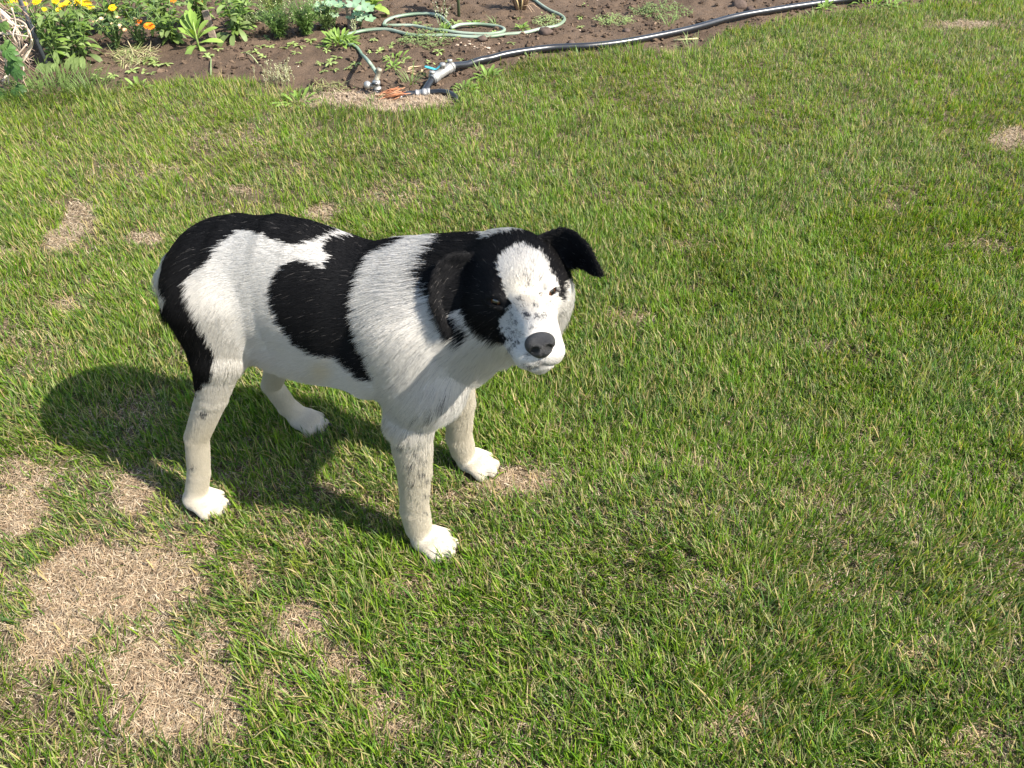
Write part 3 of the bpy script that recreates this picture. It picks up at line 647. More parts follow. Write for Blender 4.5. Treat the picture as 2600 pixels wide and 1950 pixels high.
# seedlings: one built, the rest copied
SEED = []
for q in range(4):
    mb = MB()
    for i in range(5 + q):
        a = 2.39996 * i + U(-.3, .3); el = U(.1, .6)
        mb.leaf((0, 0, .004), (math.cos(a) * math.cos(el), math.sin(a) * math.cos(el), math.sin(el)), U(.018, .030), U(.007, .010), U(.2, .7), None, .25, 4, np.array((.24, .31, .09)) * U(.85, 1.15), 1.5, np.array((.29, .36, .13)))
    SEED.append(mb.mesh('weed_seedling', LEAF_M))
SL = [(948,107,1.0,'beside the hose, upper of the pair left of the creeping mat'),(993,115,1.15,'four-leaved, left end of the creeping mat'),(971,123,.8,'between the creeping mat and the hose'),(943,133,.9,'at the first bend of the hose'),(964,133,1.1,'right of the first hose bend'),(857,150,1.2,'upper end of the diagonal row left of the hose'),(840,167,1.2,'middle of the diagonal row left of the hose'),(812,162,.9,'far left of the diagonal row near the hose'),(822,181,1.1,'lower left of the diagonal row near the hose'),(850,180,1.1,'lower right of the diagonal row near the hose'),(886,176,.9,'close left of the hose above the metal tap'),(903,167,1.0,'leaning against the lower hose'),(1030,148,1.0,'right of the seedling cluster'),(1018,160,.9,'below right of the seedling cluster'),(984,150,.9,'left of the seedling cluster'),(1112,134,1.2,'below the creeping mat at its right end'),(1172,150,.9,'alone above the middle of the black pipe'),(1092,160,1.0,'above the blue lever'),(1126,174,1.1,'right of the blue lever bend'),(1139,160,.8,'up right of the blue lever'),(1074,189,.7,'below the curled dry leaf'),(675,97,1.0,'at the foot of the leftmost feathery weed'),(662,117,1.1,'below the leftmost feathery weed'),(688,118,1.0,'lower right of the leftmost feathery weed'),(626,132,.8,'left tip of the broken stalk'),(650,131,.9,'above the broken stalk'),(669,144,.8,'lowest below the leftmost feathery weed'),(742,113,1.3,'pale upright two-leaved, under the densest feathery weed'),(722,119,1.1,'left of the pale upright one'),(762,119,1.1,'right of the pale upright one'),(790,106,1.2,'between the dense feathery weed and the big clump'),(812,120,1.0,'left of the big yellow-green clump'),(830,132,.9,'below left of the big yellow-green clump'),(752,137,1.0,'alone below the pale upright one'),(762,163,.7,'alone low on the bare middle soil'),(528,146,1.2,'below the bright rosette plant'),(556,131,.9,'right below the bright rosette plant'),(422,164,1.3,'right half of the leafy pair below the weed pile'),(392,164,1.3,'left half of the leafy pair below the weed pile'),(376,158,1.4,'tallest beside the weed pile'),(335,180,1.2,'forked, below the middle of the weed pile'),(362,182,.9,'below right of the weed pile'),(386,189,.9,'near the grass below the leafy pair'),(287,192,1.1,'three-leaved, by the lower left of the weed pile'),(246,198,1.0,'low on the soil left of the three-leaved one'),(265,200,.9,'between two low ones near the left grass edge'),(251,175,.8,'above two low ones at the left'),(1057,64,1.2,'inside the left hose loop'),(1086,68,1.1,'right inside the left hose loop'),(1150,57,1.0,'above the gap between the hose loops'),(1162,64,.9,'left above the right hose loop'),(1256,84,1.3,'inside the right hose loop'),(1284,90,.9,'at the right end of the right hose loop'),(1315,48,.8,'in the soil above the outer hose bend'),(1258,62,.8,'right of the dense rosette above the loop'),(1474,43,.9,'right of the outer hose bend, upper'),(1474,66,.9,'right of the outer hose bend, lower'),(1298,113,.9,'under the hose right of the dug root'),(1160,104,.9,'at the right end of the creeping mat'),(1488,8,1.0,'at the top of the open soil'),(1595,140,.7,'just above the black pipe in the middle'),(1680,88,.7,'just above the black pipe right of the middle')]
for i, (sx, sy, sc, wh) in enumerate(SL):
    p = ground_at(sx, sy); o = bpy.data.objects.new('weed_seedling', SEED[i % 4]); COL.objects.link(o)
    o.location = p; o.rotation_euler = (U(-.15, .15), U(-.15, .15), U(0, 6.28)); s_ = sc * U(1.1, 1.35); o.scale = (s_, s_, s_)
    tag(o, 'weed seedling ' + wh, 'weed', 'weed seedlings on the bare soil')

# tall thin stalks
def stalks(px, py, n, h, spread, label, col=(.24, .25, .11), name='weed_stalks', tipc=(.52, .50, .33), lean=.2):
    b = ground_at(px, py); mb = MB(); fl = MB()
    for i in range(n):
        a = U(0, 6.28); r0 = spread * U(0, 1); p0 = np.array([r0 * math.cos(a), r0 * math.sin(a) * .6, -.01]); hh = h * U(.55, 1.05); e = p0 + np.array([U(-lean, lean) * hh, U(-lean, lean) * hh, hh])
        c = spline([p0, (p0 + e) / 2 + np.array([U(-.01, .01), 0, 0]), e], 8); mb.tube(c, np.linspace(.0013, .0007, 8), 4, col, False)
        for j in range(9):
            p = c[PR_.randrange(3, 8)] + np.array([U(-.006, .006), U(-.006, .006), U(-.006, .006)]); V, Q = sph(5, 3); fl.add(V * U(.0012, .0026) + p, Q, None, tipc)
            mb.leaf(p, (U(-1, 1), U(-1, 1), U(.2, 1)), U(.006, .014), .002, .3, None, .1, 2, np.array(col) * 1.1)
    pl = tag(empty(name, b), label, 'weed', 'thin seeding weed stalks'); mb.build('stem', STEM_M, pl); tag(fl.build('seed_heads', PETAL_M, pl), kind='stuff')
stalks(690, 214, 16, .11, .09, 'sparse clump of thin seeding stalks at the grass edge below the feathery weeds')
stalks(725, 206, 9, .10, .05, 'smaller clump of thin seeding stalks right of the sparse one')
stalks(1128, 82, 8, .14, .03, 'tall thin weed with white flower specks beside the hose loops', (.15, .21, .07), tipc=(.7, .7, .55), lean=.35)
stalks(900, 88, 5, .09, .04, 'thin pale stalks beside the second wooden stake', (.2, .25, .1))

# grassy weed at the left edge below the pole
def tuft(px, py, n, L, spread, label, col, name='grass_tuft', group='taller grass tufts'):
    b = ground_at(px, py); mb = MB()
    for i in range(n):
        a = U(0, 6.28); q = spread * math.sqrt(U(0, 1)); el = U(.55, 1.4)
        mb.leaf((q * math.cos(a), q * math.sin(a), -.005), (math.cos(a + U(-.8, .8)) * math.cos(el), math.sin(a + U(-.8, .8)) * math.cos(el), math.sin(el)), L * U(.5, 1.1), U(.0025, .005), U(.1, .8), None, .2, 5, np.array(col) * U(.7, 1.25), .55, np.array(col) * 1.25)
    o = mb.build(name, LEAF_M, None, True, b); tag(o, label, 'grass', group)
tuft(150, 228, 260, .13, .17, 'large tuft of tall fine grass below the grey pole', (.13, .19, .05))
tuft(95, 240, 150, .10, .12, 'dark grass tuft at the foot of the dry vine', (.09, .14, .035))
tuft(240, 232, 110, .09, .10, 'grass tuft at the left grass edge reaching over the soil', (.13, .20, .05))
tuft(20, 258, 130, .09, .13, 'grass tuft in the far left corner of the lawn edge', (.10, .15, .04))
tuft(1043, 212, 26, .09, .03, 'flat sprawling grass weed on the soil left of the ball valve', (.17, .23, .08))
tuft(940, 275, 16, .07, .04, 'thin grass blades sprouting through the straw patch', (.13, .20, .05))
tuft(1258, 58, 10, .07, .008, 'upright onion-like shoot left of the dry stalk stub', (.20, .27, .11))
tuft(1700, 62, 9, .12, .02, 'thin grass sprig crossing above the black pipe', (.15, .22, .07))
tuft(1770, 116, 40, .07, .07, 'straggling weed grass beneath the black pipe', (.15, .20, .07))
for (gx, gy, lb) in [(1345, 146, 'grass sprig overlapping the middle of the black pipe'), (1470, 138, 'grass sprig leaning on the black pipe above the lawn bulge'), (1220, 172, 'single broad blade standing before the black pipe'), (1600, 120, 'short grass sprig touching the pipe right of the middle'), (2065, 36, 'grass sprig under the far part of the pipe')]:
    tuft(gx, gy + 6, 8, .06, .02, lb, (.15, .22, .07))

# cut weeds, dead bits
def litter(px, py, rx, ry, n, L, label, cols, name, cat, hgt=.03, wid=.0035):
    b = ground_at(px, py); mb = MB()
    for i in range(n):
        a = U(0, 6.28); q = math.sqrt(U(0, 1)); w = ground_at(px + rx * q * math.cos(a), py + ry * q * math.sin(a)); a2 = U(0, 6.28)
        mb.leaf(w - b + np.array([0, 0, U(.002, hgt) * (1 - .7 * q)]), (math.cos(a2), math.sin(a2), U(-.25, .3)), L * U(.5, 1.2), wid * U(.5, 1.2), U(-.5, .9), None, .3, 4, np.array(PR_.choice(cols)) * U(.8, 1.2), .7)
    o = mb.build(name, LEAF_M, None, True, b); tag(o, label, cat)
litter(345, 146, 58, 22, 260, .06, 'heap of pulled wilting weeds lying on the soil before the flowers', [(.25, .28, .11), (.33, .32, .16), (.17, .22, .08), (.42, .36, .22)], 'cut_weed_pile', 'weed pile', .045)
litter(840, 222, 60, 14, 120, .06, 'wilted yellowish grass lying on the soil left of the metal tap', [(.30, .30, .12), (.36, .33, .17), (.2, .24, .08)], 'wilted_grass', 'weed pile', .015)
litter(778, 238, 46, 18, 150, .045, 'dug-out grass sod with dark earth at the lawn edge', [(.08, .11, .03), (.05, .04, .03), (.13, .16, .05), (.22, .19, .1)], 'grass_sod', 'sod', .03)
litter(1056, 181, 20, 8, 12, .05, 'curled dry tan leaf on the soil left of the blue lever', [(.50, .38, .24), (.42, .31, .19)], 'dry_leaf', 'leaf', .012, .016)
litter(1231, 102, 14, 8, 26, .03, 'dug root clump with reddish fibres beside the hose', [(.26, .15, .10), (.36, .24, .16), (.14, .09, .07)], 'dead_root', 'root', .03, .006)
mb = MB(); b = ground_at(640, 150); mb.tube(spline([(-.05, .06, .012), (0, 0, .02), (.05, -.075, .006)], 8), .003, 6, (.30, .33, .14)); tag(mb.build('broken_stalk', STEM_M, None, True, b), 'broken yellowish stalk lying on the bare soil', 'stalk')
mb = MB(); b = ground_at(535, 178); mb.tube(spline([(-.02, .09, .01), (.0, .02, .014), (.03, -.09, .006)], 8), .0024, 6, (.20, .27, .11)); mb.leaf((-.02, .09, .012), (-.5, .3, .3), .03, .012, .3, None, .2, 4, (.2, .28, .09)); tag(mb.build('fallen_stem', STEM_M, None, True, b), 'pulled green stem lying towards the lawn below the rosette plant', 'stalk')
mb = MB(); b = ground_at(1742, 100); mb.tube([(-.06, 0, .008), (.06, .012, .012)], [.005, .004], 6, (.45, .38, .2)); tag(mb.build('dry_cane', TWIG_M, None, True, b), 'short pale dry cane lying below the black pipe', 'stalk')

# dry stalk stub and drooping plant at the top edge
b = ground_at(1322, 26); pl = tag(empty('dry_stalk_stub', b), 'stub of cut dry cane stalks at the top of the soil beside the hose', 'stalks')
for i in range(26):
    p = np.array([U(-.045, .045), U(-.03, .03), 0]); mb = MB(); h = U(.07, .20)
    c = PR_.choice([(.40, .28, .13), (.30, .19, .10), (.48, .36, .18), (.22, .14, .09)]); mb.tube([p * .5, p + (0, 0, h * .5), p * 1.5 + (U(-.015, .015), 0, h)], [.006, .005, .0035], 6, c); mb.build('stalk', TWIG_M, pl)
for i in range(10):
    mb = MB(); a = U(0, 6.28); mb.tube([(0, 0, .01), (.06 * math.cos(a), .06 * math.sin(a), .03), (.10 * math.cos(a), .09 * math.sin(a), .004)], [.002, .0016, .001], 4, (.35, .24, .15)); mb.build('root_fibre', TWIG_M, pl)
b = ground_at(1165, 40); pl = tag(empty('drooping_plant', b), 'dark stemmed plant with large grey-green drooping leaves at the top edge', 'plant')
mb = MB(); mb.tube([(0, 0, -.01), (.0, .01, .16), (.01, .02, .34)], [.008, .007, .005], 8, (.06, .08, .035)); mb.build('stem', STEM_M, pl)
DR = MB().leaf((0, 0, 0), (1, 0, 0), .15, .062, 1.0, None, .35, 8, np.array((.20, .25, .13)), 1.1, np.array((.25, .29, .12))).mesh('leaf', LEAF_BLUE)
for (a, z, s_) in [(-1.1, .22, 1.0), (-.5, .26, 1.0), (-2.2, .27, .9), (-2.9, .25, .9), (.3, .3, .8), (1.6, .28, .8), (2.5, .3, .8)]:
    inst('leaf', DR, pl, b + np.array([.01 * math.cos(a), .01 * math.sin(a), z]), (math.cos(a), math.sin(a), -.45), (0, 0, 1), s_)

# dry vine at the left edge
b = ground_at(20, 236); vine = tag(empty('dry_vine', b), 'tangle of dry pale vine stems with a few green leaves at the left edge', 'vine')
tw = [[(0, 22), (28, 50), (42, 90), (50, 130), (50, 152)], [(2, 30), (40, 64), (60, 66), (76, 80), (78, 112), (56, 152), (52, 205)], [(0, 55), (30, 48), (62, 60), (74, 92)], [(0, 85), (32, 88), (70, 92)], [(76, 128), (50, 152), (52, 110), (46, 80)], [(10, 215), (14, 195), (36, 184), (60, 156), (80, 118), (82, 100)], [(0, 66), (20, 75), (38, 100), (46, 112)], [(56, 210), (60, 180), (58, 160)], [(5, 205), (12, 225), (20, 245)], [(0, 40), (36, 70), (50, 96), (56, 118)], [(-20, 30), (10, 40), (48, 82), (60, 108)], [(-15, 75), (22, 84), (44, 86)], [(30, 20), (40, 60), (34, 92), (48, 128)], [(-25, 120), (0, 128), (22, 150), (30, 185)], [(-30, 100), (-5, 118), (14, 160), (22, 215)], [(70, 112), (44, 140), (36, 134)]]
for i, pa in enumerate(tw):
    y0 = b[1] + U(-.05, .10); P_ = np.array([vp(x_ + U(-2, 2), y_, y0 + U(-.03, .03)) for x_, y_ in pa]) - b; mb = MB(); c = spline(P_, 16)
    mb.tube(c, np.linspace(.0055, .0028, 16) * U(.6, 1.1), 6, np.array(PR_.choice([(.52, .41, .31), (.44, .33, .25), (.58, .48, .37)]))); mb.build('vine_stem', TWIG_M, vine)
mb = MB()
for i in range(170):
    p = vp(U(-60, 78), U(15, 200), b[1] + U(.0, .25)) - b; a = U(0, 6.28); L_ = U(.04, .13); d = np.array([math.cos(a) * .6, U(-.3, .3), U(-.9, .9)]); mb.tube([p, p + d * L_ * .5 + np.array([0, 0, U(-.01, .01)]), p + d * L_], [.0018, .0014, .0007], 4, np.array(PR_.choice([(.34, .24, .17), (.22, .14, .10), (.46, .36, .26), (.14, .09, .07)])), False)
tag(mb.build('dry_twigs', TWIG_M, vine), kind='stuff')
def creeper_mesh(s, col):
    mb = MB()
    for a in (-1.35, -.65, 0, .65, 1.35): mb.leaf((0, 0, 0), (math.cos(a), math.sin(a), .05), s * (1 - .2 * abs(a)), s * .42, .5, None, .25, 5, np.array(col) * U(.85, 1.1), 1.1, np.array(col) * 1.1)
    return mb.mesh('leaf', LEAF_M)
CRP = [creeper_mesh(.052, (.055, .115, .028)), creeper_mesh(.044, (.045, .10, .025)), creeper_mesh(.040, (.08, .14, .035))]
for (lx, ly, k) in [(18, 128, 0), (34, 152, 0), (28, 170, 0), (44, 178, 1), (10, 112, 2), (4, 60, 2), (38, 226, 1), (54, 215, 2), (8, 238, 1), (14, 250, 2)]:
    p = vp(lx, ly, b[1] - .05 + U(-.03, .03)); a = U(-2.4, -.7); inst('leaf', CRP[k], vine, p, (math.cos(a), math.sin(a) * .5, -.55), (U(-.2, .3), -.9, .6), U(.85, 1.15))

# ---- metal garden pole with a scroll
POLE_M = mat_simple('pole_metal', (.045, .052, .06), rough=.45, metal=.3, bump=.15, bscale=200, var=.15)
b = ground_at(121, 172); pole = tag(empty('garden_pole', b), 'dark grey metal garden pole with a small wire scroll standing in the bed', 'pole')
top = vp(60, -2, b[1]); k_ = (top[2] - b[2]); pb = MB(); pb.tube([(0, 0, -.06), (0, 0, k_ * .5), (0, 0, k_ + .45)], .0095, 14); pb.build('post', POLE_M, pole)
hk = MB(); a = np.linspace(0, math.pi, 18); hk.tube(np.stack([-.10 + .10 * np.cos(a), 0 * a, k_ + .45 + .12 * np.sin(a)], 1), .006, 8); hk.tube([(-.20, 0, k_ + .45), (-.20, 0, k_ + .33), (-.18, 0, k_ + .29), (-.155, 0, k_ + .31)], .005, 8); hk.build('hook', POLE_M, pole)
sc_ = MB(); c0 = vp(52, 60, b[1]) - b; th = np.linspace(0, 4.3 * math.pi, 70); rr = np.linspace(.048, .010, 70)
sc_.tube(np.stack([c0[0] + rr * np.cos(th), 0 * th - .004, c0[2] + rr * np.sin(th)], 1), .0030, 7)
sc_.tube([(c0[0] + .048, -.004, c0[2]), (c0[0] + .056, -.003, c0[2] - .02), (-.004, 0, c0[2] - .045)], .0030, 7); sc_.build('scroll', POLE_M, pole)

# ---- green hose
def on_ground(pts, r, n=160, lift=None):
    w = spline(ats(pts), n); g_ = gz(w[:, 0], w[:, 1]); z = g_.copy()
    for _ in range(4):
        z = np.maximum(z, g_ - .004)
        for _ in range(n // 3): z[1:-1] = .25 * z[:-2] + .5 * z[1:-1] + .25 * z[2:]
    w[:, 2] = z + r * .9
    if lift is not None: w[:, 2] += lift(np.linspace(0, 1, n))
    return w
HOSE_M = mat_simple('hose_rubber', (.2, .3, .22), rough=.5, tint=True, var=.22, vscale=9)
def hose_tube(w, r, seg=12):
    mb = MB(); mb.tube(w, r, seg); base = np.array([[.15, .22, .155], [.24, .31, .225], [.085, .125, .09], [.20, .27, .195]]); n = len(w)
    c = np.tile(base[np.arange(seg) % 4][None], (n, 1, 1)); s_ = np.linspace(0, 1, n)[:, None, None]
    c = c * (1 - .35 * s_) + np.array([.24, .25, .17]) * .35 * s_ + .05 * np.sin(s_ * 37)
    mb.C[-1] = np.concatenate([c.reshape(-1, 3), c[0, :2]]); return mb
hp = ground_at(1000, 96); hose = tag(empty('garden_hose', hp), 'faded green garden hose looped across the soil with a metal end', 'hose')
h1 = on_ground([(885, 123), (865, 112), (880, 96), (913, 85), (946, 81), (986, 83), (1015, 90), (1040, 96), (1068, 98), (1129, 97), (1170, 100), (1210, 101), (1251, 98), (1284, 92), (1332, 87), (1373, 77), (1414, 69), (1433, 54), (1422, 41), (1393, 28), (1365, 8), (1345, -12), (1330, -60)], .0078, 260)
tap_top = ground_at(958, 230) + (0, 0, .0)
e1 = vp(961, 176, tap_top[1] + .01)
hA = spline([h1[3], h1[0], vp(915, 136, h1[0][1] - .06) , vp(932, 152, e1[1] + .05), vp(946, 170, e1[1] + .01), vp(957, 186, tap_top[1])], 60); hA[:, 2] = np.maximum(hA[:, 2], gz(hA[:, 0], hA[:, 1]) + .008)
hm = hose_tube(np.concatenate([hA[::-1], h1[4:]]) - hp, .0078)
h2 = on_ground([(974, 69), (982, 57), (1007, 47), (1048, 41), (1088, 41), (1117, 49), (1134, 64), (1146, 78), (1149, 81), (1170, 73), (1210, 67), (1251, 69), (1275, 75), (1280, 83), (1267, 90), (1231, 94), (1170, 92), (1129, 88), (1100, 85), (1068, 77), (1040, 72), (990, 71), (974, 69)], .0078, 220, lambda t: .004 + .008 * np.exp(-((t - .40) / .05) ** 2) + .006 * np.exp(-((t - .78) / .06) ** 2))
h2m = hose_tube(h2 - hp, .0078)
hm.add(h2m.V[0], h2m.Q[0], h2m.T[0] if h2m.T else None, h2m.C[0]); hm.build('hose', HOSE_M, hose)
METAL = mat_simple('worn_metal', (.33, .32, .30), rough=.5, metal=.6, bump=.2, bscale=150, var=.2)
BRASS = mat_simple('dull_brass', (.26, .23, .165), rough=.55, metal=.4, bump=.2, bscale=150, var=.2)
BLKP = mat_simple('black_poly', (.014, .015, .017), rough=.30, bump=.06, bscale=40, var=.2, spec=.55)
ft = MB(); f0 = vp(964, 174, tap_top[1]); f1 = vp(955, 208, tap_top[1] - .005); ft.tube(np.array([lerp(f0, f1, q) for q in (0, .15, .2, .8, .82, 1)]) - hp, [.011, .0125, .0105, .0105, .013, .013], 14); ft.build('hose_fitting', BRASS, hose)
# tap on a riser
tp = ground_at(955, 240); tap = tag(empty('garden_tap', tp), 'metal hose tap with a round knob on a short black riser', 'tap')
p1 = vp(958, 226, tp[1]); mb = MB(); mb.tube(np.array([(0, 0, -.03), (0, 0, .005), (p1 - tp) * .9]), .0175, 16); mb.build('riser', BLKP, tap)
mb = MB(); q0 = p1 - tp; q1 = vp(955, 206, tp[1]) - tp; mb.tube(np.array([lerp(q0, q1, q) for q in (0, .2, .22, .55, .6, 1)]), [.017, .017, .012, .0125, .016, .016], 16); q2 = vp(938, 216, tp[1] - .01) - tp; mb.tube(np.array([lerp(lerp(q0, q1, .4), q2, q) for q in (0, .5, 1)]), [.012, .010, .009], 12); mb.build('tap_body', METAL, tap)
V, Q = sph(16, 10); mb = MB(); mb.add(V * .016 + q2 + (-.008, 0, 0), Q); mb.build('knob', METAL, tap)
mb = MB(); mb.box(vp(951, 213, tp[1] - .02) - tp, (.024, .012, .008)); mb.build('tap_lever', BLKP, tap)

# ---- black pipe with ball valve and tee
pp = ground_at(1145, 193); pipe = tag(empty('irrigation_pipe', pp), 'long black irrigation pipe with a ball valve and tee along the lawn edge', 'pipe')
PR0 = .0150
pw = on_ground([(1146, 191), (1181, 178), (1217, 166), (1249, 160), (1283, 152), (1339, 142), (1396, 133), (1452, 129), (1500, 126), (1572, 117), (1645, 104), (1753, 81), (1862, 52), (1970, 34), (2079, 18), (2191, 3), (2330, -14), (2500, -30)], PR0, 150, lambda t: .006 + .02 * sstep(.08, .0, t))
mb = MB(); mb.tube(pw - pp, PR0, 20); mb.build('pipe', BLKP, pipe)
va = pw[0]; vb_ = ground_at(1098, 215) + (0, 0, .024); vd = (vb_ - va)
mb = MB(); mb.tube(np.array([va + vd * q for q in (-.10, -.02, 0, .22, .25, .70, .73, 1.0, 1.02)]) - pp, [.0175, .0175, .021, .021, .0185, .0185, .0215, .0215, .016], 18); vbody = mb.build('valve_body', METAL, pipe)
s0 = va + vd * .42; s1 = s0 + (0, 0, .038); mb = MB(); mb.tube(np.array([s0, s0 + (0, 0, .026), s0 + (0, 0, .027), s1]) - pp, [.010, .010, .013, .012], 12); mb.build('valve_stem', METAL, pipe)
TEAL = mat_simple('teal_paint', (.06, .36, .42), rough=.45, var=.15)
h0 = s1 + (0, 0, -.002); h1_ = vp(1106, 176, s0[1]); h2_ = vp(1078, 169, s0[1] + .01)
def strap(pts, w, t, mat, name, parent):
    c = spline(pts, 12); mb = MB(); V = []
    for i in range(12):
        d = c[min(i + 1, 11)] - c[max(i - 1, 0)]; d /= np.linalg.norm(d); s_ = np.array([0, 1., 0]); n_ = np.cross(d, s_)
        for a_, b_ in ((-1, -1), (1, -1), (1, 1), (-1, 1)): V.append(c[i] + s_ * a_ * w / 2 + n_ * b_ * t / 2)
    Q = [(4 * i + j, 4 * i + (j + 1) % 4, 4 * i + 4 + (j + 1) % 4, 4 * i + 4 + j) for i in range(11) for j in range(4)] + [(3, 2, 1, 0), (44, 45, 46, 47)]
    mb.add(V, Q); return mb.build(name, mat, parent)
strap(np.array([h0, lerp(h0, h1_, .5), h1_, lerp(h1_, h2_, .5), h2_]) - pp, .016, .005, TEAL, 'valve_lever', pipe)
for q in (.02, .96):
    mb = MB(); cpt = va + vd * q + (0, 0, .0); th = np.linspace(0, 2 * math.pi, 20); dn = vd / np.linalg.norm(vd); sx = np.cross(dn, [0, 0, 1]); sx /= np.linalg.norm(sx); sz = np.cross(sx, dn)
    mb.tube(cpt + .0215 * (np.cos(th)[:, None] * sx + np.sin(th)[:, None] * sz) - pp, .0035, 6, None, False); mb.box(cpt + sz * .028 - pp, (.020, .010, .012)); mb.build('hose_clamp', METAL, pipe)
te = ground_at(1075, 238) + (0, 0, .016)
mb = MB(); mb.tube(spline([vb_, lerp(vb_, te, .55), te], 8) - pp, .0145, 16); mb.build('pipe_stub', BLKP, pipe)
tl = ground_at(1056, 240) + (0, 0, .015); tr = ground_at(1093, 240) + (0, 0, .016)
mb = MB(); mb.tube(np.array([lerp(tl, tr, q) for q in (0, .12, .14, .45, .47, .7, .72, .86, 1)]) - pp, [.0165, .0165, .0145, .0145, .017, .017, .0145, .0165, .0165], 16); mb.build('tee_fitting', METAL, pipe)
wl_ = on_ground([(1058, 240), (1040, 242), (1024, 246), (1006, 256)], .013, 20, lambda t: .002 - .03 * sstep(.75, 1, t)); mb = MB(); mb.tube(wl_ - pp, .0125, 14); mb.build('pipe_stub', BLKP, pipe)
wr_ = on_ground([(1092, 240), (1112, 240), (1134, 244), (1152, 252), (1166, 262)], .013, 20, lambda t: .002 - .03 * sstep(.8, 1, t)); mb = MB(); mb.tube(wr_ - pp, .0125, 14); mb.build('pipe_stub', BLKP, pipe)

# ---- pile of rusty twigs by the tap
b = ground_at(998, 248); pile = tag(empty('twig_pile', b), 'small pile of rust-orange twigs on the straw beside the tap', 'twig pile')
for i in range(34):
    p = np.array([U(-.045, .045), U(-.03, .03), U(.006, .034)]); a = U(.2, 1.0); L_ = U(.05, .10); d = np.array([math.cos(a), math.sin(a), U(-.15, .2)]) * L_ * .5
    mb = MB(); mb.tube([p - d, p + (0, 0, .003), p + d], [.0018, .0022, .0014], 5, np.array(PR_.choice([(.33, .125, .05), (.26, .095, .04), (.38, .17, .08), (.32, .17, .09)]))); mb.build('twig', TWIG_M, pile)

# ---- crumbs of earth, chips, clods
def crumbs(name, n, smin, smax, mat, cols, seed, zone=None, flat=1.0, power=2.5):
    r = np.random.default_rng(seed); mb_v = []; q = sph(5, 3); V0, Q0 = q
    if zone is None:
        x = r.uniform(-3.6, 3.6, n * 3); y = r.uniform(3.0, 5.6, n * 3); k = (y > edge_y(x) + .03) & (r.random(n * 3) < .25 + .9 * (fbm(x, y, 3.5, 61, 2) > .5)); x, y = x[k][:n], y[k][:n]
    else:
        px = zone[0] + zone[2] * r.normal(0, .5, n); py = zone[1] + zone[3] * r.normal(0, .5, n); w = np.array([at(a_, b_) for a_, b_ in zip(px, py)]); x, y = w[:, 0], w[:, 1]
    n = len(x); s = smin + (smax - smin) * r.random(n) ** power
    J = r.uniform(.6, 1.35, (n, len(V0), 1)); V = V0[None] * J * s[:, None, None] * np.stack([r.uniform(.7, 1.4, n), r.uniform(.7, 1.4, n), r.uniform(.5, .9, n) * flat], 1)[:, None]
    a = r.uniform(0, 6.28, n); ca, sa = np.cos(a), np.sin(a); X = V[..., 0] * ca[:, None] - V[..., 1] * sa[:, None]; Y = V[..., 0] * sa[:, None] + V[..., 1] * ca[:, None]
    V = np.stack([X + x[:, None], Y + y[:, None], V[..., 2] + (gz(x, y) + s * .25 * flat)[:, None]], -1)
    C = np.repeat((np.array(cols)[r.integers(0, len(cols), n)] * r.uniform(.7, 1.25, (n, 1)))[:, None], len(V0), 1)
    Q = (Q0[None] + (np.arange(n) * len(V0))[:, None, None]).reshape(-1, 4)
    o = np_mesh(name, V.reshape(-1, 3), Q, mat, None, False, C.reshape(-1, 3)); tag(o, kind='stuff')
CRUMB_M = mat_simple('soil_crumb', (.1, .08, .06), rough=.95, tint=True, var=.25, vscale=90, spec=.1)
crumbs('soil_crumbs', 11000, .0022, .015, CRUMB_M, [(.090, .063, .043), (.115, .080, .054), (.070, .048, .034)], 71)
crumbs('pale_chips', 520, .002, .007, CRUMB_M, [(.50, .40, .30), (.42, .32, .24), (.60, .52, .44), (.30, .22, .16)], 72, None, .5)
crumbs('wood_chips', 40, .003, .010, CRUMB_M, [(.40, .30, .22), (.46, .37, .28), (.32, .23, .16)], 73, (1215, 118, 55, 16), .4, 1.2)
for (cx, cy, s_, lb) in [(1384, 86, .028, 'dark lump of earth lying against the hose'), (1876, 16, .035, 'dark lump of earth at the top of the soil above the pipe'), (1905, 28, .022, 'smaller dark lump right of the top lump'), (1590, 80, .018, 'earth lump in the open soil below the creeping mats'), (1225, 108, .02, 'earth lump under the dug root'), (1450, 110, .016, 'earth lump above the middle of the pipe')]:
    V, Q = sph(14, 9); J = 1 + .35 * (fbm(V[:, 0] * 3 + cx, V[:, 1] * 3 + V[:, 2] * 2, 1.7, 5, 3) - .5)[:, None] * 2
    mb = MB(); mb.add(V * J * s_ * np.array([1.2, 1, .75]), Q, None, (.085, .062, .05)); o = mb.build('soil_clod', CRUMB_M, None, True, ground_at(cx, cy) + (0, 0, s_ * .3)); tag(o, lb, 'clod', 'lumps of earth in the bed')
# ================================================================== THE DOG
DOG_C = np.array([-0.345, 1.085, 0.0]); DOG_A = math.radians(-14.3)
DU = np.array([math.cos(DOG_A), math.sin(DOG_A), 0]); DV = np.array([-math.sin(DOG_A), math.cos(DOG_A), 0])
def dog_world(p): return DOG_C + p[:, :1] * DU + p[:, 1:2] * DV + p[:, 2:3] * np.array([0, 0, 1.0])
HS = 1.05
HM = np.array([[0.3746, 0.8998, -0.2238], [-0.8552, 0.4285, 0.2916], [0.3583, 0.0821, 0.93]])
HT = np.array([0.3929, -0.0837, 0.6332])
def h2d(p): return np.asarray(p, float) * HS @ HM.T + HT
def hdir(v): return HM @ np.asarray(v, float)

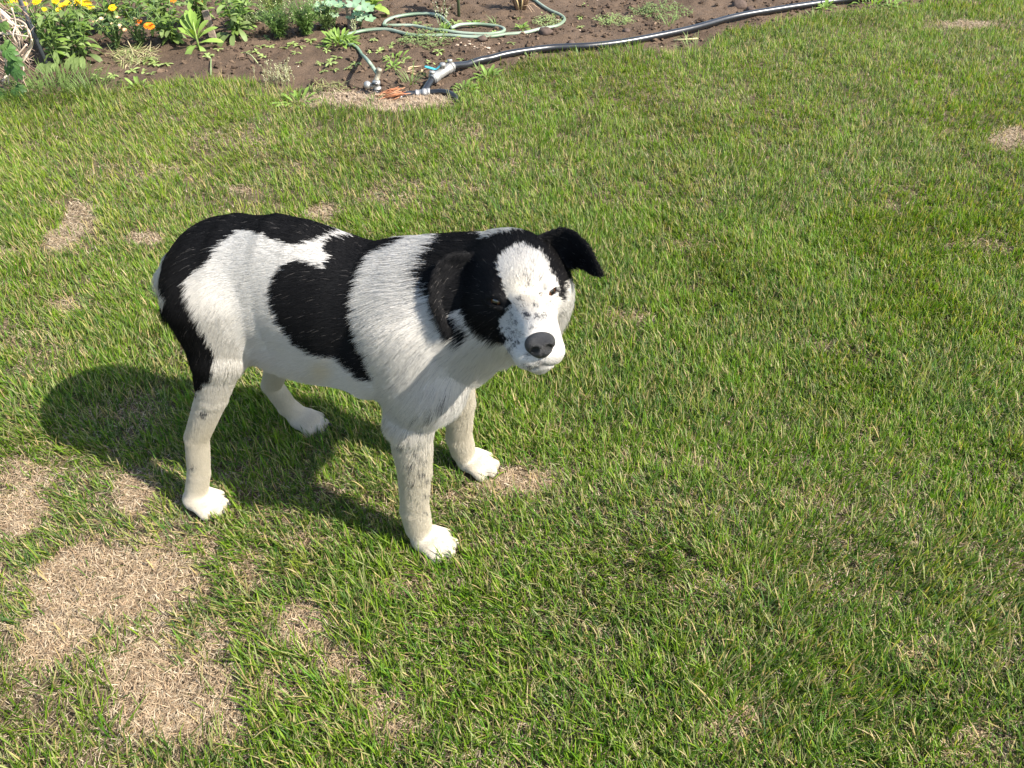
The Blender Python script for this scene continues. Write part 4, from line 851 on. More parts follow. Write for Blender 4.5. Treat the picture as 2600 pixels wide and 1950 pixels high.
PR = []          # primitives of the body's distance field
def d_cap(P, a, b, ra, rb):
    a = np.asarray(a, float); b = np.asarray(b, float); ab = b - a
    t = np.clip(((P - a) @ ab) / (ab @ ab), 0, 1)
    return np.linalg.norm(P - a - t[..., None] * ab, axis=-1) - (ra + (rb - ra) * t)
def d_ell(P, c, r, M=None):
    q = P - np.asarray(c, float)
    if M is not None: q = q @ M
    r = np.asarray(r, float)
    k0 = np.linalg.norm(q / r, axis=-1); k1 = np.linalg.norm(q / (r * r), axis=-1)
    return np.where(k0 < 1e-4, -r.min(), k0 * (k0 - 1) / (k1 + 1e-9))
def P_cap(reg, a, b, ra, rb, k, hd, hl, lift=.35, sub=False):
    a = np.asarray(a, float); b = np.asarray(b, float); m = max(ra, rb)
    PR.append(dict(reg=reg, f=lambda P: d_cap(P, a, b, ra, rb), lo=np.minimum(a, b) - m, hi=np.maximum(a, b) + m, k=k, hd=np.asarray(hd, float), hl=hl, lift=lift, sub=sub))
def P_ell(reg, c, r, k, hd, hl, lift=.35, M=None, sub=False):
    c = np.asarray(c, float); m = max(r)
    PR.append(dict(reg=reg, f=lambda P: d_ell(P, c, r, M), lo=c - m, hi=c + m, k=k, hd=np.asarray(hd, float), hl=hl, lift=lift, sub=sub))
def H_cap(reg, a, b, ra, rb, k, hd, hl, lift=.3, sub=False): P_cap(reg, h2d(a), h2d(b), ra * HS, rb * HS, k, hdir(hd), hl, lift, sub)
def H_ell(reg, c, r, k, hd, hl, lift=.3, sub=False): P_ell(reg, h2d(c), [q * HS for q in r], k, hdir(hd), hl, lift, HM, sub)

# trunk: a loft of ellipses along the spine
TU = [-.272, -.252, -.228, -.19, -.135, -.05, .0, .06, .11, .17, .23, .28, .32, .35]
TT = [.475, .518, .546, .586, .622, .640, .634, .616, .603, .603, .606, .594, .572, .52]
TB = [.43, .40, .385, .388, .382, .366, .343, .330, .316, .315, .335, .372, .41, .46]
TW = [.02, .055, .078, .095, .099, .096, .103, .113, .117, .115, .106, .09, .068, .02]
def f_trunk(P):
    u = P[..., 0]; zc = np.interp(u, TU, (np.array(TT) + TB) / 2); h = np.interp(u, TU, (np.array(TT) - TB) / 2); w = np.interp(u, TU, TW)
    e = np.sqrt((P[..., 1] / w) ** 2 + ((P[..., 2] - zc) / h) ** 2)
    d = (e - 1) * np.minimum(h, w)
    return np.maximum(d, np.maximum(TU[0] - u, u - TU[-1]))
PR.append(dict(reg='trunk', f=f_trunk, lo=np.array([-.28, -.13, .27]), hi=np.array([.355, .13, .65]), k=.03, hd=np.array([-1, 0, -.28]), hl=.021, lift=.22, sub=False))
P_ell('rump', (-.165, 0, .51), (.095, .096, .10), .04, (-.8, 0, -.7), .021, .22)
P_ell('belly', (-.02, 0, .40), (.14, .085, .06), .03, (-.8, 0, -.6), .03, .35)
P_ell('chest', (.210, 0, .455), (.088, .096, .088), .04, (-.35, 0, -1), .042, .30)
P_ell('chest', (.280, -.01, .490), (.056, .070, .070), .04, (-.1, 0, -1), .040, .30)
P_cap('neck', (.19, 0, .51), (.365, -.02, .575), .100, .080, .05, (-.95, .1, -.45), .05, .36)
P_cap('neck', (.22, 0, .53), (.345, .005, .600), .080, .062, .04, (-.95, .1, -.25), .05, .42)
P_cap('throat', (.29, -.015, .505), (.375, -.060, .570), .060, .048, .04, (-.25, .05, -1), .045, .30)
for sd in (-1, 1):
    y = sd
    P_cap('shoulder', (.20, y * .065, .52), (.232, y * .078, .42), .058, .053, .035, (-.75, 0, -.75), .045, .30)
    P_cap('shoulder', (.232, y * .076, .42), (.198, y * .090, .345), .053, .043, .03, (-.5, 0, -1), .034, .32)
def foreleg(sd, elbow, mid, wrist, past, paw):
    y = sd
    P_cap('foreleg', elbow, mid, .036, .0280, .015, (-.35, 0, -1), .022, .36)
    P_cap('foreleg', mid, wrist, .0275, .0240, .003, (-.35, 0, -1), .018, .36)
    P_cap('foreleg', wrist, past, .0255, .0250, .004, (-.1, 0, -1), .013, .34)
    P_ell('forefoot', (paw[0] - .012, paw[1], .027), (.036, .030, .024), .012, (.8, 0, -.6), .0055, .22)
    for j, (dx, dy) in enumerate(((.014, -.028), (.034, -.0105), (.034, .0105), (.014, .028))):
        P_cap('forefoot', (paw[0] - .012 + dx * .2, paw[1] + dy * .7, .030), (paw[0] + dx, paw[1] + dy, .015), .0125, .0125, .0035, (.9, 0, -.5), .0035, .18)
foreleg(-1, (.198, -.100, .33), (.198, -.108, .22), (.191, -.116, .11), (.196, -.120, .055), (.228, -.125))
foreleg(1, (.212, .090, .33), (.222, .094, .21), (.215, .096, .10), (.222, .096, .055), (.254, .097))
# hind legs
def hindleg(hip, knee, mid, hock, meta, foot):
    P_cap('thigh', hip, knee, .074, .046, .04, (-.55, 0, -1), .030, .26)
    P_cap('thigh', knee, mid, .046, .0275, .012, (-.45, 0, -1), .017, .24)
    P_cap('hindleg', mid, hock, .0275, .0205, .003, (-.3, 0, -1), .011, .30)
    P_cap('hindleg', hock, meta, .0212, .0205, .003, (-.1, 0, -1), .011, .32)
    P_cap('hindleg', meta, (foot[0] - .02, foot[1], .032), .0208, .0225, .003, (.2, 0, -1), .009, .26)
    P_ell('hindfoot', (foot[0] - .010, foot[1], .026), (.036, .028, .022), .012, (.8, 0, -.6), .0055, .22)
    for j, (dx, dy) in enumerate(((.013, -.026), (.032, -.0098), (.032, .0098), (.013, .026))):
        P_cap('hindfoot', (foot[0] - .012 + dx * .2, foot[1] + dy * .7, .029), (foot[0] + dx, foot[1] + dy, .0145), .012, .012, .0035, (.9, 0, -.5), .0035, .18)
hindleg((-.165, -.050, .500), (-.165, -.082, .405), (-.192, -.104, .31), (-.250, -.120, .195), (-.268, -.133, .10), (-.268, -.146))
hindleg((-.165, .052, .500), (-.120, .085, .400), (-.175, .105, .235), (-.226, .116, .130), (-.205, .119, .065), (-.160, .122))
# heel tendon, near and far
P_cap('hindleg', (-.205, -.112, .29), (-.254, -.121, .205), .0125, .010, .012, (-.3, 0, -1), .014, .30)
# tail
P_cap('tail', (-.245, .0, .520), (-.288, .018, .470), .030, .026, .02, (-.6, 0, -.9), .036, .45)
P_cap('tail', (-.288, .018, .470), (-.308, .022, .405), .026, .022, .01, (-.35, 0, -1), .045, .45)
P_cap('tail', (-.308, .022, .405), (-.292, .022, .340), .022, .012, .01, (0, 0, -1), .045, .40)
# head (its own axes: x to the nose, y to its left, z up)
H_ell('skull', (-.060, 0, .010), (.074, .066, .061), .02, (-1, 0, .1), .011, .24)
H_ell('skull', (-.020, 0, .010), (.044, .045, .036), .018, (-1, 0, .25), .006, .18)
H_cap('muzzle', (-.005, 0, -.014), (.079, 0, -.031), .031, .0215, .012, (-1, 0, .1), .0038, .15)
H_cap('muzzle', (.0, 0, -.040), (.080, 0, -.055), .041, .027, .012, (-1, 0, -.1), .0042, .16)
H_cap('jaw', (-.04, 0, -.056), (.076, 0, -.077), .028, .0135, .012, (-1, 0, -.3), .006, .18)
for y in (-1, 1):
    H_cap('muzzle', (.010, y * .015, -.050), (.082, y * .0150, -.058), .026, .0200, .010, (-1, y * .1, -.35), .0042, .16)
    H_ell('cheek', (-.045, y * .040, -.014), (.044, .031, .036), .02, (-.8, y * .25, -.45), .016, .34)
    H_ell('cheek', (-.074, y * .045, -.020), (.038, .031, .042), .02, (-.8, y * .45, -.6), .032, .46)
    H_cap('brow', (.000, y * .034, .013), (-.025, y * .050, .006), .0135, .014, .010, (-1, y * .3, .3), .005, .22)
    H_ell('eye', (.010, y * .0375, .0005), (.0125, .0115, .0085), .004, (-1, 0, 0), .002, .2, sub=True)
    lid = np.array([(.0145, y * .0255, -.0045), (.0165, y * .0320, .0068), (.0142, y * .0390, .0092), (.0062, y * .0465, .0078), (-.0005, y * .0500, .0016)])
    lod = np.array([(.0145, y * .0255, -.0045), (.0165, y * .0330, -.0092), (.0128, y * .0400, -.0084), (.0050, y * .0472, -.0050), (-.0005, y * .0500, .0016)])
    for a, b in zip(lid[:-1], lid[1:]): H_cap('lid', a, b, .0048, .0048, .002, (-.7, y * .6, .4), .003, .25)
    for a, b in zip(lod[:-1], lod[1:]): H_cap('lid', a, b, .0034, .0034, .002, (-.7, y * .6, -.4), .003, .25)
# mouth groove
for y in (-1, 1):
    mp = [(.103, 0, -.070), (.098, y * .010, -.0735), (.082, y * .0215, -.0765), (.050, y * .032, -.0765), (.018, y * .043, -.0700)]
    for a, b in zip(mp[:-1], mp[1:]): H_cap('mouth', a, b, .0024, .0024, .003, (-1, 0, -.3), .003, .2, sub=True)
H_cap('mouth', (.108, 0, -.052), (.104, 0, -.070), .0016, .0016, .002, (-1, 0, 0), .002, .2, sub=True)

# ears: curved flaps sampled as point sheets
def ear(side, cl, hw, wd, roll, cup):
    s = np.linspace(0, 1, 34); t = np.linspace(-1, 1, 25)
    c = spline(cl, 34); w = np.interp(s, np.linspace(0, 1, len(hw)), hw)
    wdv = np.array([lerp(np.asarray(wd[0], float), np.asarray(wd[1], float), q) for q in s]); wdv /= np.linalg.norm(wdv, axis=1, keepdims=True)
    G = c[:, None, :] + wdv[:, None, :] * (w[:, None] * t[None])[..., None]
    G[..., 0] += -cup * (1 - t[None] ** 2) * (1 - .6 * s[:, None]) + roll * np.clip(t[None], 0, 1) ** 2 * sstep(.25, .9, s)[:, None]
    Pw = h2d(G.reshape(-1, 3)); lo = Pw.min(0) - .004; hi = Pw.max(0) + .004
    ax = h2d(c); hd = ax[-1] - ax[0]; hd /= np.linalg.norm(hd)
    def f(P):
        sh = P.shape[:-1]; Q = P.reshape(-1, 3); out = np.empty(len(Q))
        for i in range(0, len(Q), 6000):
            q = Q[i:i + 6000]
            d2 = (q ** 2).sum(1)[:, None] + (Pw ** 2).sum(1)[None] - 2 * q @ Pw.T
            out[i:i + 6000] = np.sqrt(np.maximum(d2.min(1), 0))
        return out.reshape(sh) - .0030
    PR.append(dict(reg='ear', f=f, lo=lo, hi=hi, k=.008, hd=hd, hl=.009, lift=.28, sub=False))
ear(1, [(-.062, .050, .030), (-.058, .078, .038), (-.046, .097, .030), (-.026, .112, .004)], [.032, .031, .025, .016, .003], [(.15, -.15, 1), (.25, .35, 1)], .022, .016)
ear(-1, [(-.058, -.044, .016), (-.062, -.078, .024), (-.056, -.100, .000), (-.044, -.107, -.042)], [.034, .036, .033, .023, .004], [(.05, .05, 1), (.1, -1, .25)], .006, .006)

# ---- polygonise (surface nets)
def body_mesh(h):
    lo = np.array([-.40, -.24, -.004]); hi = np.array([.52, .20, .76])
    n = np.ceil((hi - lo) / h).astype(int) + 1
    D = np.full(n, .05, np.float32)
    ax = [lo[i] + h * np.arange(n[i]) for i in range(3)]
    for p in [q for q in PR if not q['sub'] and q['reg'] != 'lid'] + [q for q in PR if q['reg'] == 'eye'] + [q for q in PR if q['reg'] == 'lid'] + [q for q in PR if q['reg'] == 'mouth']:
        m = p['k'] + 3 * h
        i0 = np.clip(np.floor((p['lo'] - m - lo) / h).astype(int), 0, n - 1); i1 = np.clip(np.ceil((p['hi'] + m - lo) / h).astype(int) + 1, 1, n)
        sl = tuple(slice(a, b) for a, b in zip(i0, i1))
        P = np.stack(np.meshgrid(*[ax[i][sl[i]] for i in range(3)], indexing='ij'), -1)
        d = p['f'](P); k = p['k']; A = D[sl]
        if p['sub']:
            hh = np.clip(.5 - .5 * (A + d) / k, 0, 1); D[sl] = A * (1 - hh) - d * hh + k * hh * (1 - hh)
        else:
            hh = np.clip(.5 + .5 * (A - d) / k, 0, 1); D[sl] = A * (1 - hh) + d * hh - k * hh * (1 - hh)
    S = D < 0
    C = [(i, j, k) for i in (0, 1) for j in (0, 1) for k in (0, 1)]
    cnt = sum(S[i:n[0] - 1 + i, j:n[1] - 1 + j, k:n[2] - 1 + k].astype(np.int8) for i, j, k in C)
    act = (cnt > 0) & (cnt < 8)
    idx = np.argwhere(act); vid = np.full(act.shape, -1, np.int32); vid[act] = np.arange(len(idx))
    val = {c: D[idx[:, 0] + c[0], idx[:, 1] + c[1], idx[:, 2] + c[2]] for c in C}
    acc = np.zeros((len(idx), 3)); num = np.zeros(len(idx))
    for a in C:
        for axis in range(3):
            if a[axis] == 0:
                b = list(a); b[axis] = 1; b = tuple(b)
                da, db = val[a], val[b]; cr = (da < 0) != (db < 0)
                t = np.where(cr, da / (da - db + 1e-12), 0)
                p = np.zeros((len(idx), 3)); p[:] = a; p[:, axis] = t
                acc[cr] += p[cr]; num[cr] += 1
    V = lo + h * (idx + acc / num[:, None])
    F = []
    for axis in range(3):
        b, c = (axis + 1) % 3, (axis + 2) % 3
        s0 = [slice(1, n[i] - 1) for i in range(3)]; s0[axis] = slice(0, n[axis] - 1); s1 = list(s0); s1[axis] = slice(1, n[axis])
        e = S[tuple(s0)] != S[tuple(s1)]
        q = np.argwhere(e); off = np.array([s.start for s in s0]); q = q + off
        fl = S[q[:, 0], q[:, 1], q[:, 2]]
        def g(db, dc):
            r = q.copy(); r[:, b] -= db; r[:, c] -= dc; return vid[r[:, 0], r[:, 1], r[:, 2]]
        f = np.stack([g(1, 1), g(0, 1), g(0, 0), g(1, 0)], 1)
        f[~fl] = f[~fl][:, ::-1]
        F.append(f[(f >= 0).all(1)])
    F = np.concatenate(F)
    # light smoothing
    for _ in range(2):
        s = np.zeros_like(V); w = np.zeros(len(V))
        for a, b in ((0, 1), (1, 2), (2, 3), (3, 0)):
            np.add.at(s, F[:, a], V[F[:, b]]); np.add.at(s, F[:, b], V[F[:, a]])
            np.add.at(w, F[:, a], 1); np.add.at(w, F[:, b], 1)
        V = V + .5 * (s / np.maximum(w, 1)[:, None] - V)
    return V, F
BV, BF = body_mesh(.0034)

def vert_normals(V, F):
    fn = np.cross(V[F[:, 2]] - V[F[:, 0]], V[F[:, 3]] - V[F[:, 1]])
    vn = np.zeros_like(V)
    for i in range(4): np.add.at(vn, F[:, i], fn)
    return vn / (np.linalg.norm(vn, axis=1, keepdims=True) + 1e-12), np.linalg.norm(fn, axis=1) * .5
BN, BA = vert_normals(BV, BF)

# ---- which part of the body each vertex belongs to: hair direction, hair length, region weights
REGS = sorted(set(p['reg'] for p in PR))
wd = np.zeros(len(BV)); hd = np.zeros_like(BV); hl = np.zeros(len(BV)); hlift = np.zeros(len(BV)); rw = {r: np.zeros(len(BV)) for r in REGS}
for p in PR:
    m = .045
    sel = np.where(((BV > p['lo'] - m) & (BV < p['hi'] + m)).all(1))[0]
    if not len(sel): continue
    d = np.abs(p['f'](BV[sel])); sg = .004 if p['reg'] in ('ear', 'lid', 'mouth', 'eye') else .011
    w = np.exp(-d / sg) * (1.6 if p['reg'] in ('ear', 'lid') else 1.0)
    wd[sel] += w; hd[sel] += w[:, None] * p['hd']; hl[sel] += w * p['hl']; hlift[sel] += w * p['lift']; rw[p['reg']][sel] += w
wd = np.maximum(wd, 1e-9); hd /= wd[:, None]; hl /= wd; hlift /= wd
for r in REGS: rw[r] /= wd

# ---- coat colours: black patches traced as outlines on the plan of the standing dog, mirrored to its far side
BLK_BODY = [
 [(609,583),(650,590),(703,613),(730,621),(756,622),(777,613),(809,604),(830,593),(862,584),(885,580),(880,480),(400,480),(340,620),(385,690),(425,760),(400,800),(410,870),(440,1040),(484,1025),(505,990),(538,951),(544,890),(525,854),(496,797),(474,753),(469,712),(496,688),(520,674),(539,640),(558,616),(592,594)],
 [(833,600),(928,594),(1021,585),(1035,606),(976,632),(939,648),(920,679),(905,719),(891,762),(894,812),(913,857),(931,892),(950,953),(950,966),(910,955),(875,926),(846,902),(788,897),(743,865),(706,817),(687,772),(684,740),(695,701),(714,677),(748,659),(769,662),(799,674),(820,679),(822,666),(833,650),(814,634),(820,613)],
]
BLK_NECK = [(1110,606),(1175,588),(1225,606),(1215,660),(1205,760),(1150,790),(1135,800),(1160,830),(1190,850),(1170,873),(1148,859),(1131,837),(1105,811),(1083,789),(1078,765),(1064,748),(1057,729),(1054,690),(1069,656),(1088,630)]
BLK_HEAD = [(1315,619),(1283,634),(1270,650),(1262,671),(1270,703),(1281,730),(1286,751),(1302,775),(1289,785),(1278,799),(1267,820),(1275,841),(1286,854),(1283,878),(1241,872),(1214,857),(1183,828),(1150,792),(1128,765),(1125,800),(1060,820),(1070,660),(1130,630),(1200,612),(1283,590),(1330,585),(1400,560),(1540,560),(1540,700),(1468,722),(1440,712),(1436,735),(1433,766),(1416,742),(1419,728),(1413,709),(1397,685),(1390,663),(1371,640),(1342,626)]
TAIL_BLK = [(405,760),(425,700),(470,700),(470,900),(432,850),(412,815)]
SPOT_HEAD = [(1339,801,10,1),(1363,804,7,.9),(1380,801,7,.7),(1310,820,6,.8),(1299,799,5,.8),(1350,832,6,.7),(1342,719,10,.5),(1372,707,6,.6),(1374,743,8,.75),(1321,756,7,.55),(1359,775,8,.55),(1294,860,7,.8),(1305,878,7,.8),(1313,868,6,.8),(1294,889,7,.7),(1342,900,7,.7),(1350,666,6,.45),(1289,835,5,.7),(1300,845,5,.7),(1328,700,6,.35),(1296,905,6,.5),(1330,742,5,.4),(1300,690,6,.3),(1425,790,5,.4),(1408,760,5,.3),(1370,918,7,.55),(1345,932,8,.6),(1358,925,6,.5),(1385,915,5,.5),(1332,928,6,.5),(1318,640,14,.12),(1340,700,22,.16),(1362,700,18,.12),(1325,780,16,.14),(1300,815,14,.2),(1310,850,16,.22),(1395,770,14,.12)]
SPOT_BODY = [(1119,1020,9,.8),(1091,1046,8,.8),(1057,1054,6,.5),(1021,1129,9,.6),(1030,1140,5,.6),(1052,1146,6,.8),(1070,1164,7,.85),(1041,1179,8,.9),(1069,1198,8,.9),(1046,1195,4,.6),(1081,1219,6,.85),(1048,1222,6,.8),(1079,1259,6,.85),(1076,1300,6,.8),(1044,1250,5,.5),(517,1054,8,.9),(489,1186,7,.7),(1062,1090,6,.5),(805,1068,8,.7)]
HEADR = ('skull', 'muzzle', 'jaw', 'cheek', 'brow', 'lid', 'ear', 'eye', 'mouth')
def head_weight(W): return sum(W[r] for r in HEADR)
def coat(P, W, jit=None):
    """black amount, grey-speck amount, cream stain for body points P (dog axes)"""
    hw = head_weight(W) > .5; tw = W['tail'] > .5
    Q = P.copy(); far = ~hw & (P[:, 1] > .05); Q[far, 1] = -P[far, 1] + .0
    # the far legs keep their own outline: only the trunk and thighs are mirrored
    x, y = to_map(dog_world(Q))
    if jit is not None: x = x + jit[0]; y = y + jit[1]
    wob = lambda f, a: a * np.sin(f * P[:, 0] * 700 + 3 * np.sin(P[:, 2] * 410)) + a * np.sin(f * P[:, 2] * 530 + 2 * P[:, 1] * 300)
    x = x + wob(.5, 2.5); y = y + wob(.37, 2.0)
    blk = np.zeros(len(P), bool); body = ~hw & ~tw
    for poly in BLK_BODY: blk |= body & in_poly(x, y, poly)
    blk |= body & in_poly(x, y, BLK_NECK) & (P[:, 0] > .15)
    blk &= ~(body & (P[:, 2] < .22) & (P[:, 1] > 0))
    blk |= hw & in_poly(x, y, BLK_HEAD)
    blk |= tw & in_poly(x, y, TAIL_BLK)
    L_ = (P - HT) @ HM / HS
    blk |= (W['ear'] > .3)
    spk = np.zeros(len(P))
    for lst, msk in ((SPOT_HEAD, hw), (SPOT_BODY, body & (P[:, 1] < .04))):
        for sx, sy, sr, sa in lst:
            d = np.hypot(x - sx, (y - sy)); spk = np.maximum(spk, msk * sa * sstep(sr * 1.25, sr * .55, d))
    leg = W['foreleg'] + W['hindleg'] + W['forefoot'] + W['hindfoot']
    cream = np.clip(leg * .42 + .16 * W['thigh'] + sstep(.30, .20, P[:, 2]) * .2, 0, 1)
    cream = np.maximum(cream, .9 * np.exp(-(np.hypot(x - 818, y - 940) / 26) ** 2) * body)
    cream = np.maximum(cream, hw * .45 * np.exp(-(np.hypot(x - 1330, y - 745) / 60) ** 2))
    return blk, spk, cream
WHITE = np.array([.57, .545, .50]); CREAM = np.array([.56, .49, .355]); BLACK = np.array([.0085, .0082, .0082]); GREY = np.array([.10, .10, .105])

vb, vs, vc = coat(BV, rw)
cv = WHITE[None] * (1 - vc[:, None]) + CREAM[None] * vc[:, None]
cv = cv * (1 - .75 * vs[:, None]) ; cv[vb] = BLACK * 1.2
cv = cv * .8
EYES = [h2d((.0016, y * .0348, -.0006)) for y in (-1, 1)]
eye_d = lambda P: np.minimum(*[np.linalg.norm(P - e, axis=1) for e in EYES])
dk = np.clip(sstep(.0165, .0140, eye_d(BV)) * (rw['lid'] + rw['eye'] > .3) + rw['mouth'] * 1.3, 0, 1)[:, None]
cv = cv * (1 - dk) + np.array([.016, .013, .012]) * dk
dog = empty('dog', DOG_C, DOG_A)
tag(dog, 'large black and white dog with a speckled face standing on the lawn', 'dog')
def skin_mat():
    m, nt, out = new_mat('dog_skin'); L = nt.links.new
    a = N(nt, 'ShaderNodeAttribute', attribute_name='tint')
    b = N(nt, 'ShaderNodeBsdfPrincipled', Roughness=.85); b.inputs['Specular IOR Level'].default_value = .15
    L(a.outputs['Color'], b.inputs['Base Color']); L(b.outputs['BSDF'], out.inputs['Surface'])
    return m
body = np_mesh('body', BV, BF, skin_mat(), dog, True, cv)

# ---- fur
def fur_material():
    m, nt, out = new_mat('fur'); L = nt.links.new
    a = N(nt, 'ShaderNodeAttribute', attribute_name='tint')
    hr = N(nt, 'ShaderNodeBsdfHair', component='Reflection'); hr.inputs['RoughnessU'].default_value = .28; hr.inputs['RoughnessV'].default_value = .7
    hr.inputs['Offset'].default_value = -.05
    ht = N(nt, 'ShaderNodeBsdfHair', component='Transmission'); ht.inputs['RoughnessU'].default_value = .35; ht.inputs['RoughnessV'].default_value = .8
    df = N(nt, 'ShaderNodeBsdfDiffuse')
    L(a.outputs['Color'], df.inputs['Color']); L(a.outputs['Color'], ht.inputs['Color'])
    gl = N(nt, 'ShaderNodeMixRGB', blend_type='ADD'); gl.inputs['Fac'].default_value = 1.0
    gl.inputs['Color2'].default_value = (.016, .0165, .018, 1); L(a.outputs['Color'], gl.inputs['Color1']); L(gl.outputs['Color'], hr.inputs['Color'])
    m1 = N(nt, 'ShaderNodeMixShader'); m1.inputs['Fac'].default_value = .30
    L(hr.outputs['BSDF'], m1.inputs[1]); L(ht.outputs['BSDF'], m1.inputs[2])
    m2 = N(nt, 'ShaderNodeMixShader'); m2.inputs['Fac'].default_value = .55
    L(m1.outputs['Shader'], m2.inputs[1]); L(df.outputs['BSDF'], m2.inputs[2])
    L(m2.outputs['Shader'], out.inputs['Surface'])
    return m
def make_curves(name, pts, rad, col, mat, parent):
    n, k, _ = pts.shape
    hc = bpy.data.hair_curves.new(name); hc.add_curves([k] * n)
    hc.attributes['position'].data.foreach_set('vector', pts.astype(np.float32).ravel())
    ra = hc.attributes.get('radius') or hc.attributes.new('radius', 'FLOAT', 'POINT')
    ra.data.foreach_set('value', rad.astype(np.float32).ravel())
    ca = hc.attributes.new('tint', 'FLOAT_COLOR', 'CURVE')
    ca.data.foreach_set('color', np.concatenate([col, np.ones((n, 1))], 1).astype(np.float32).ravel())
    hc.materials.append(mat)
    o = bpy.data.objects.new(name, hc); COL.objects.link(o); o.parent = parent
    return o
def grow_fur(nstr, seed):
    r = np.random.default_rng(seed)
    # more, finer strands where the hair is short
    fl = hl[BF].mean(1); dens = BA * np.clip((.022 / np.maximum(fl, .003)), .7, 4.0) ** .8
    skip = ((rw['eye'] + rw['mouth'])[BF].mean(1) > .35) | (eye_d(BV)[BF].mean(1) < .0142)
    nq = (BV - h2d([.1045, 0, -.0385])) @ HM / HS; skip |= (np.abs(nq / np.array([.0155, .0205, .0185])) ** 2).sum(1)[BF].mean(1) < 1.0; dens[skip] = 0
    f = r.choice(len(BF), nstr, p=dens / dens.sum())
    a, b = r.random(nstr), r.random(nstr)
    w4 = np.stack([(1 - a) * (1 - b), a * (1 - b), a * b, (1 - a) * b], 1)
    mixv = lambda X: (X[BF[f]] * (w4[..., None] if X.ndim == 2 else w4)).sum(1)
    p = mixv(BV); n = mixv(BN); n /= np.linalg.norm(n, axis=1, keepdims=True) + 1e-9
    d = mixv(hd); L0 = mixv(hl); lf = mixv(hlift); W = {q: mixv(rw[q]) for q in REGS}
    # sideways wave of the lie of the coat
    fq = 95. + 0 * nstr
    wv = np.stack([np.sin(p[:, 2] * fq + 2.1 * np.sin(p[:, 0] * 60)), np.sin(p[:, 0] * fq * .8 + 1.7 * np.sin(p[:, 2] * 50 + 1)), np.sin(p[:, 1] * fq + p[:, 0] * 40)], 1)
    d = d / (np.linalg.norm(d, axis=1, keepdims=True) + 1e-9) + .09 * wv * (L0 > .022)[:, None] + .09 * r.normal(size=(nstr, 3))
    d -= n * (d * n).sum(1, keepdims=True); d /= np.linalg.norm(d, axis=1, keepdims=True) + 1e-9
    Ls = L0 * r.uniform(.6, 1.15, nstr)
    pe = p + d * (Ls * .5)[:, None]
    blk, spk, cream = coat(pe, W, (r.normal(0, 2.2, nstr), r.normal(0, 2.2, nstr)))
    k = 5; s = np.linspace(0, 1, k)[None, :, None]
    li = np.clip(lf * r.uniform(.65, 1.35, nstr), .08, .9)[:, None, None]
    pts = p[:, None] + Ls[:, None, None] * (d[:, None] * s * np.cos(li) + n[:, None] * np.sin(li) * (s - .42 * s ** 2))
    pts[..., 2] -= (Ls[:, None] * .16 * (s[..., 0] ** 2)) * (L0 > .02)[:, None]
    # tufts: tips gather towards points of a jittered lattice
    cs = np.where(L0 > .02, .013, .007)[:, None]
    q = p + d * Ls[:, None] * .6; cid = np.floor(q / cs)
    hsh = np.abs(np.sin(cid @ np.array([[12.9898, 39.346, 73.156], [78.233, 11.135, 52.235], [37.719, 83.155, 9.151]])) * 43758.5453) % 1
    cc = (cid + .15 + .7 * hsh) * cs; off = cc - q; off -= n * (off * n).sum(1, keepdims=True)
    pts += (off * (np.where(L0 > .023, .16, np.where(L0 > .012, .06, .0)))[:, None])[:, None] * s ** 1.5
    rt = np.where(L0 < .007, .00017, np.where(L0 < .02, .00021, .00025)) * r.uniform(.75, 1.25, nstr)
    rad = rt[:, None] * np.array([1, .95, .8, .55, .12])[None]
    base = WHITE[None] * (1 - cream[:, None]) + CREAM[None] * cream[:, None]
    base = base * r.uniform(.84, 1.08, (nstr, 1))
    dkh = r.random(nstr) < spk; base[dkh] = GREY * r.uniform(.25, 1.0, (dkh.sum(), 1))
    grey = (r.random(nstr) < .035) & (W['shoulder'] + W['chest'] + W['neck'] > .4); base[grey] = GREY * 2.2
    base[blk] = BLACK * r.uniform(.7, 1.6, (blk.sum(), 1)) + (r.random((blk.sum(), 1)) < .012) * np.array([.10, .09, .08])
    ld = eye_d(p) < .0150; base[ld] = BLACK * 1.5
    return pts, rad, base
FUR_N = 780000
fp, fr, fc = grow_fur(FUR_N, 11)
fur = make_curves('fur_coat', fp, fr, fc, fur_material(), dog); tag(fur, kind='stuff')

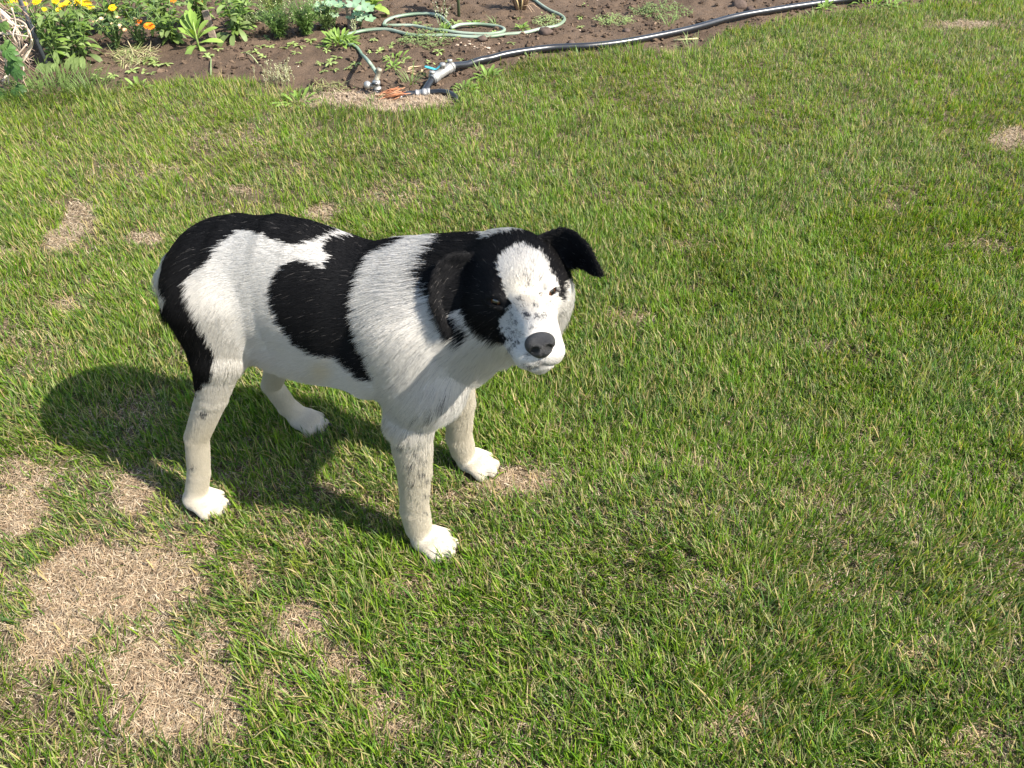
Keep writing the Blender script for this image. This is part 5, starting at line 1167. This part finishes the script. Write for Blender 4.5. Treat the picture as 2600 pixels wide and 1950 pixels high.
# ---- nose, eyes, claws
def uv_sphere(nu, nv):
    V = []; Q = []
    for i in range(nv + 1):
        for j in range(nu):
            a = math.pi * i / nv; b = 2 * math.pi * j / nu; V.append((math.sin(a) * math.cos(b), math.sin(a) * math.sin(b), math.cos(a)))
    for i in range(nv):
        for j in range(nu): Q.append((i * nu + j, (i + 1) * nu + j, (i + 1) * nu + (j + 1) % nu, i * nu + (j + 1) % nu))
    return np.array(V), np.array(Q)
SPH = uv_sphere(48, 32)
def nose_part():
    V, Q = SPH; X = V.copy()
    y, z = X[:, 1], X[:, 2]
    wz = 1.0 + .16 * z - .20 * np.clip(-z - .2, 0, 1)                 # wider on top, narrow below
    P = np.stack([X[:, 0] * .0145, y * .0198 * wz, z * .0172 - .002 * (X[:, 0] > 0) * X[:, 0]], 1)
    nost = np.zeros(len(V))
    for sd in (-1, 1):                                                # nostrils
        dd = np.hypot((P[:, 1] - sd * .0095) / .0056, (P[:, 2] + .0022 + .25 * (np.abs(P[:, 1]) - .0095)) / .0046)
        P[:, 0] -= np.where(X[:, 0] > .2, .0065 * np.exp(-dd ** 4), 0); nost = np.maximum(nost, np.exp(-dd ** 4))
        ds = np.hypot((P[:, 1] - sd * .0165) / .0045, (P[:, 2] + .0060) / .0022); P[:, 0] -= np.where(X[:, 0] > .1, .004 * np.exp(-ds ** 2), 0)
    P[:, 0] -= np.where(X[:, 0] > .3, .0022 * np.exp(-(P[:, 1] / .0012) ** 2) * sstep(.004, -.004, P[:, 2]), 0)
    mb = MB(); mb.add(h2d(P + np.array([.1048, 0, -.0400])), Q, None, np.array([.012, .0115, .012]) * (1 - .93 * nost[:, None]))  # shade inside the nostril hollows is painted into the tint, nearly black
    return mb.build('nose', mat_simple('nose_leather', (.020, .019, .020), rough=.48, bump=.5, bscale=900, var=.2, spec=.45, tint=True), dog)
nose_part()
def eye_mat():
    m, nt, out = new_mat('dog_eye'); L = nt.links.new
    a = N(nt, 'ShaderNodeAttribute', attribute_name='tint')
    b = N(nt, 'ShaderNodeBsdfPrincipled', Roughness=.08); b.inputs['Specular IOR Level'].default_value = .6
    b.inputs['Coat Weight'].default_value = .6
    L(a.outputs['Color'], b.inputs['Base Color']); L(b.outputs['BSDF'], out.inputs['Surface']); return m
EM = eye_mat()
for y in (-1, 1):
    V, Q = SPH
    g = np.array([.80, y * .58, -.05]); g /= np.linalg.norm(g)
    ang = np.arccos(np.clip(V @ g, -1, 1))
    c = np.zeros((len(V), 3)); c[:] = (.03, .012, .008)
    c[ang < .95] = (.07, .026, .011); c[ang < .80] = (.10, .038, .015); c[ang < .42] = (.004, .004, .004); c[ang > 1.05] = (.22, .14, .12)
    mb = MB(); mb.add(h2d(V * .0110 + np.array([.0016, y * .0348, -.0006])), Q, None, c); mb.build('eye', EM, dog)
CLAW = mat_simple('claw_horn', (.05, .042, .038), rough=.35, var=.2)
for (px_, py_, dr) in ((.228, -.125, 'f'), (.254, .097, 'f'), (-.268, -.146, 'h'), (-.160, .122, 'h')):
    for dx, dy in ((.013, -.027), (.033, -.010), (.033, .010), (.013, .027)):
        b0 = np.array([px_ + dx + .008, py_ + dy, .016]); mb = MB()
        mb.tube([b0, b0 + (.004, dy * .06, -.002), b0 + (.008, dy * .10, -.006), b0 + (.010, dy * .12, -.010)], [.0032, .0028, .002, .0006], 8)
        mb.build('claw', CLAW, dog)
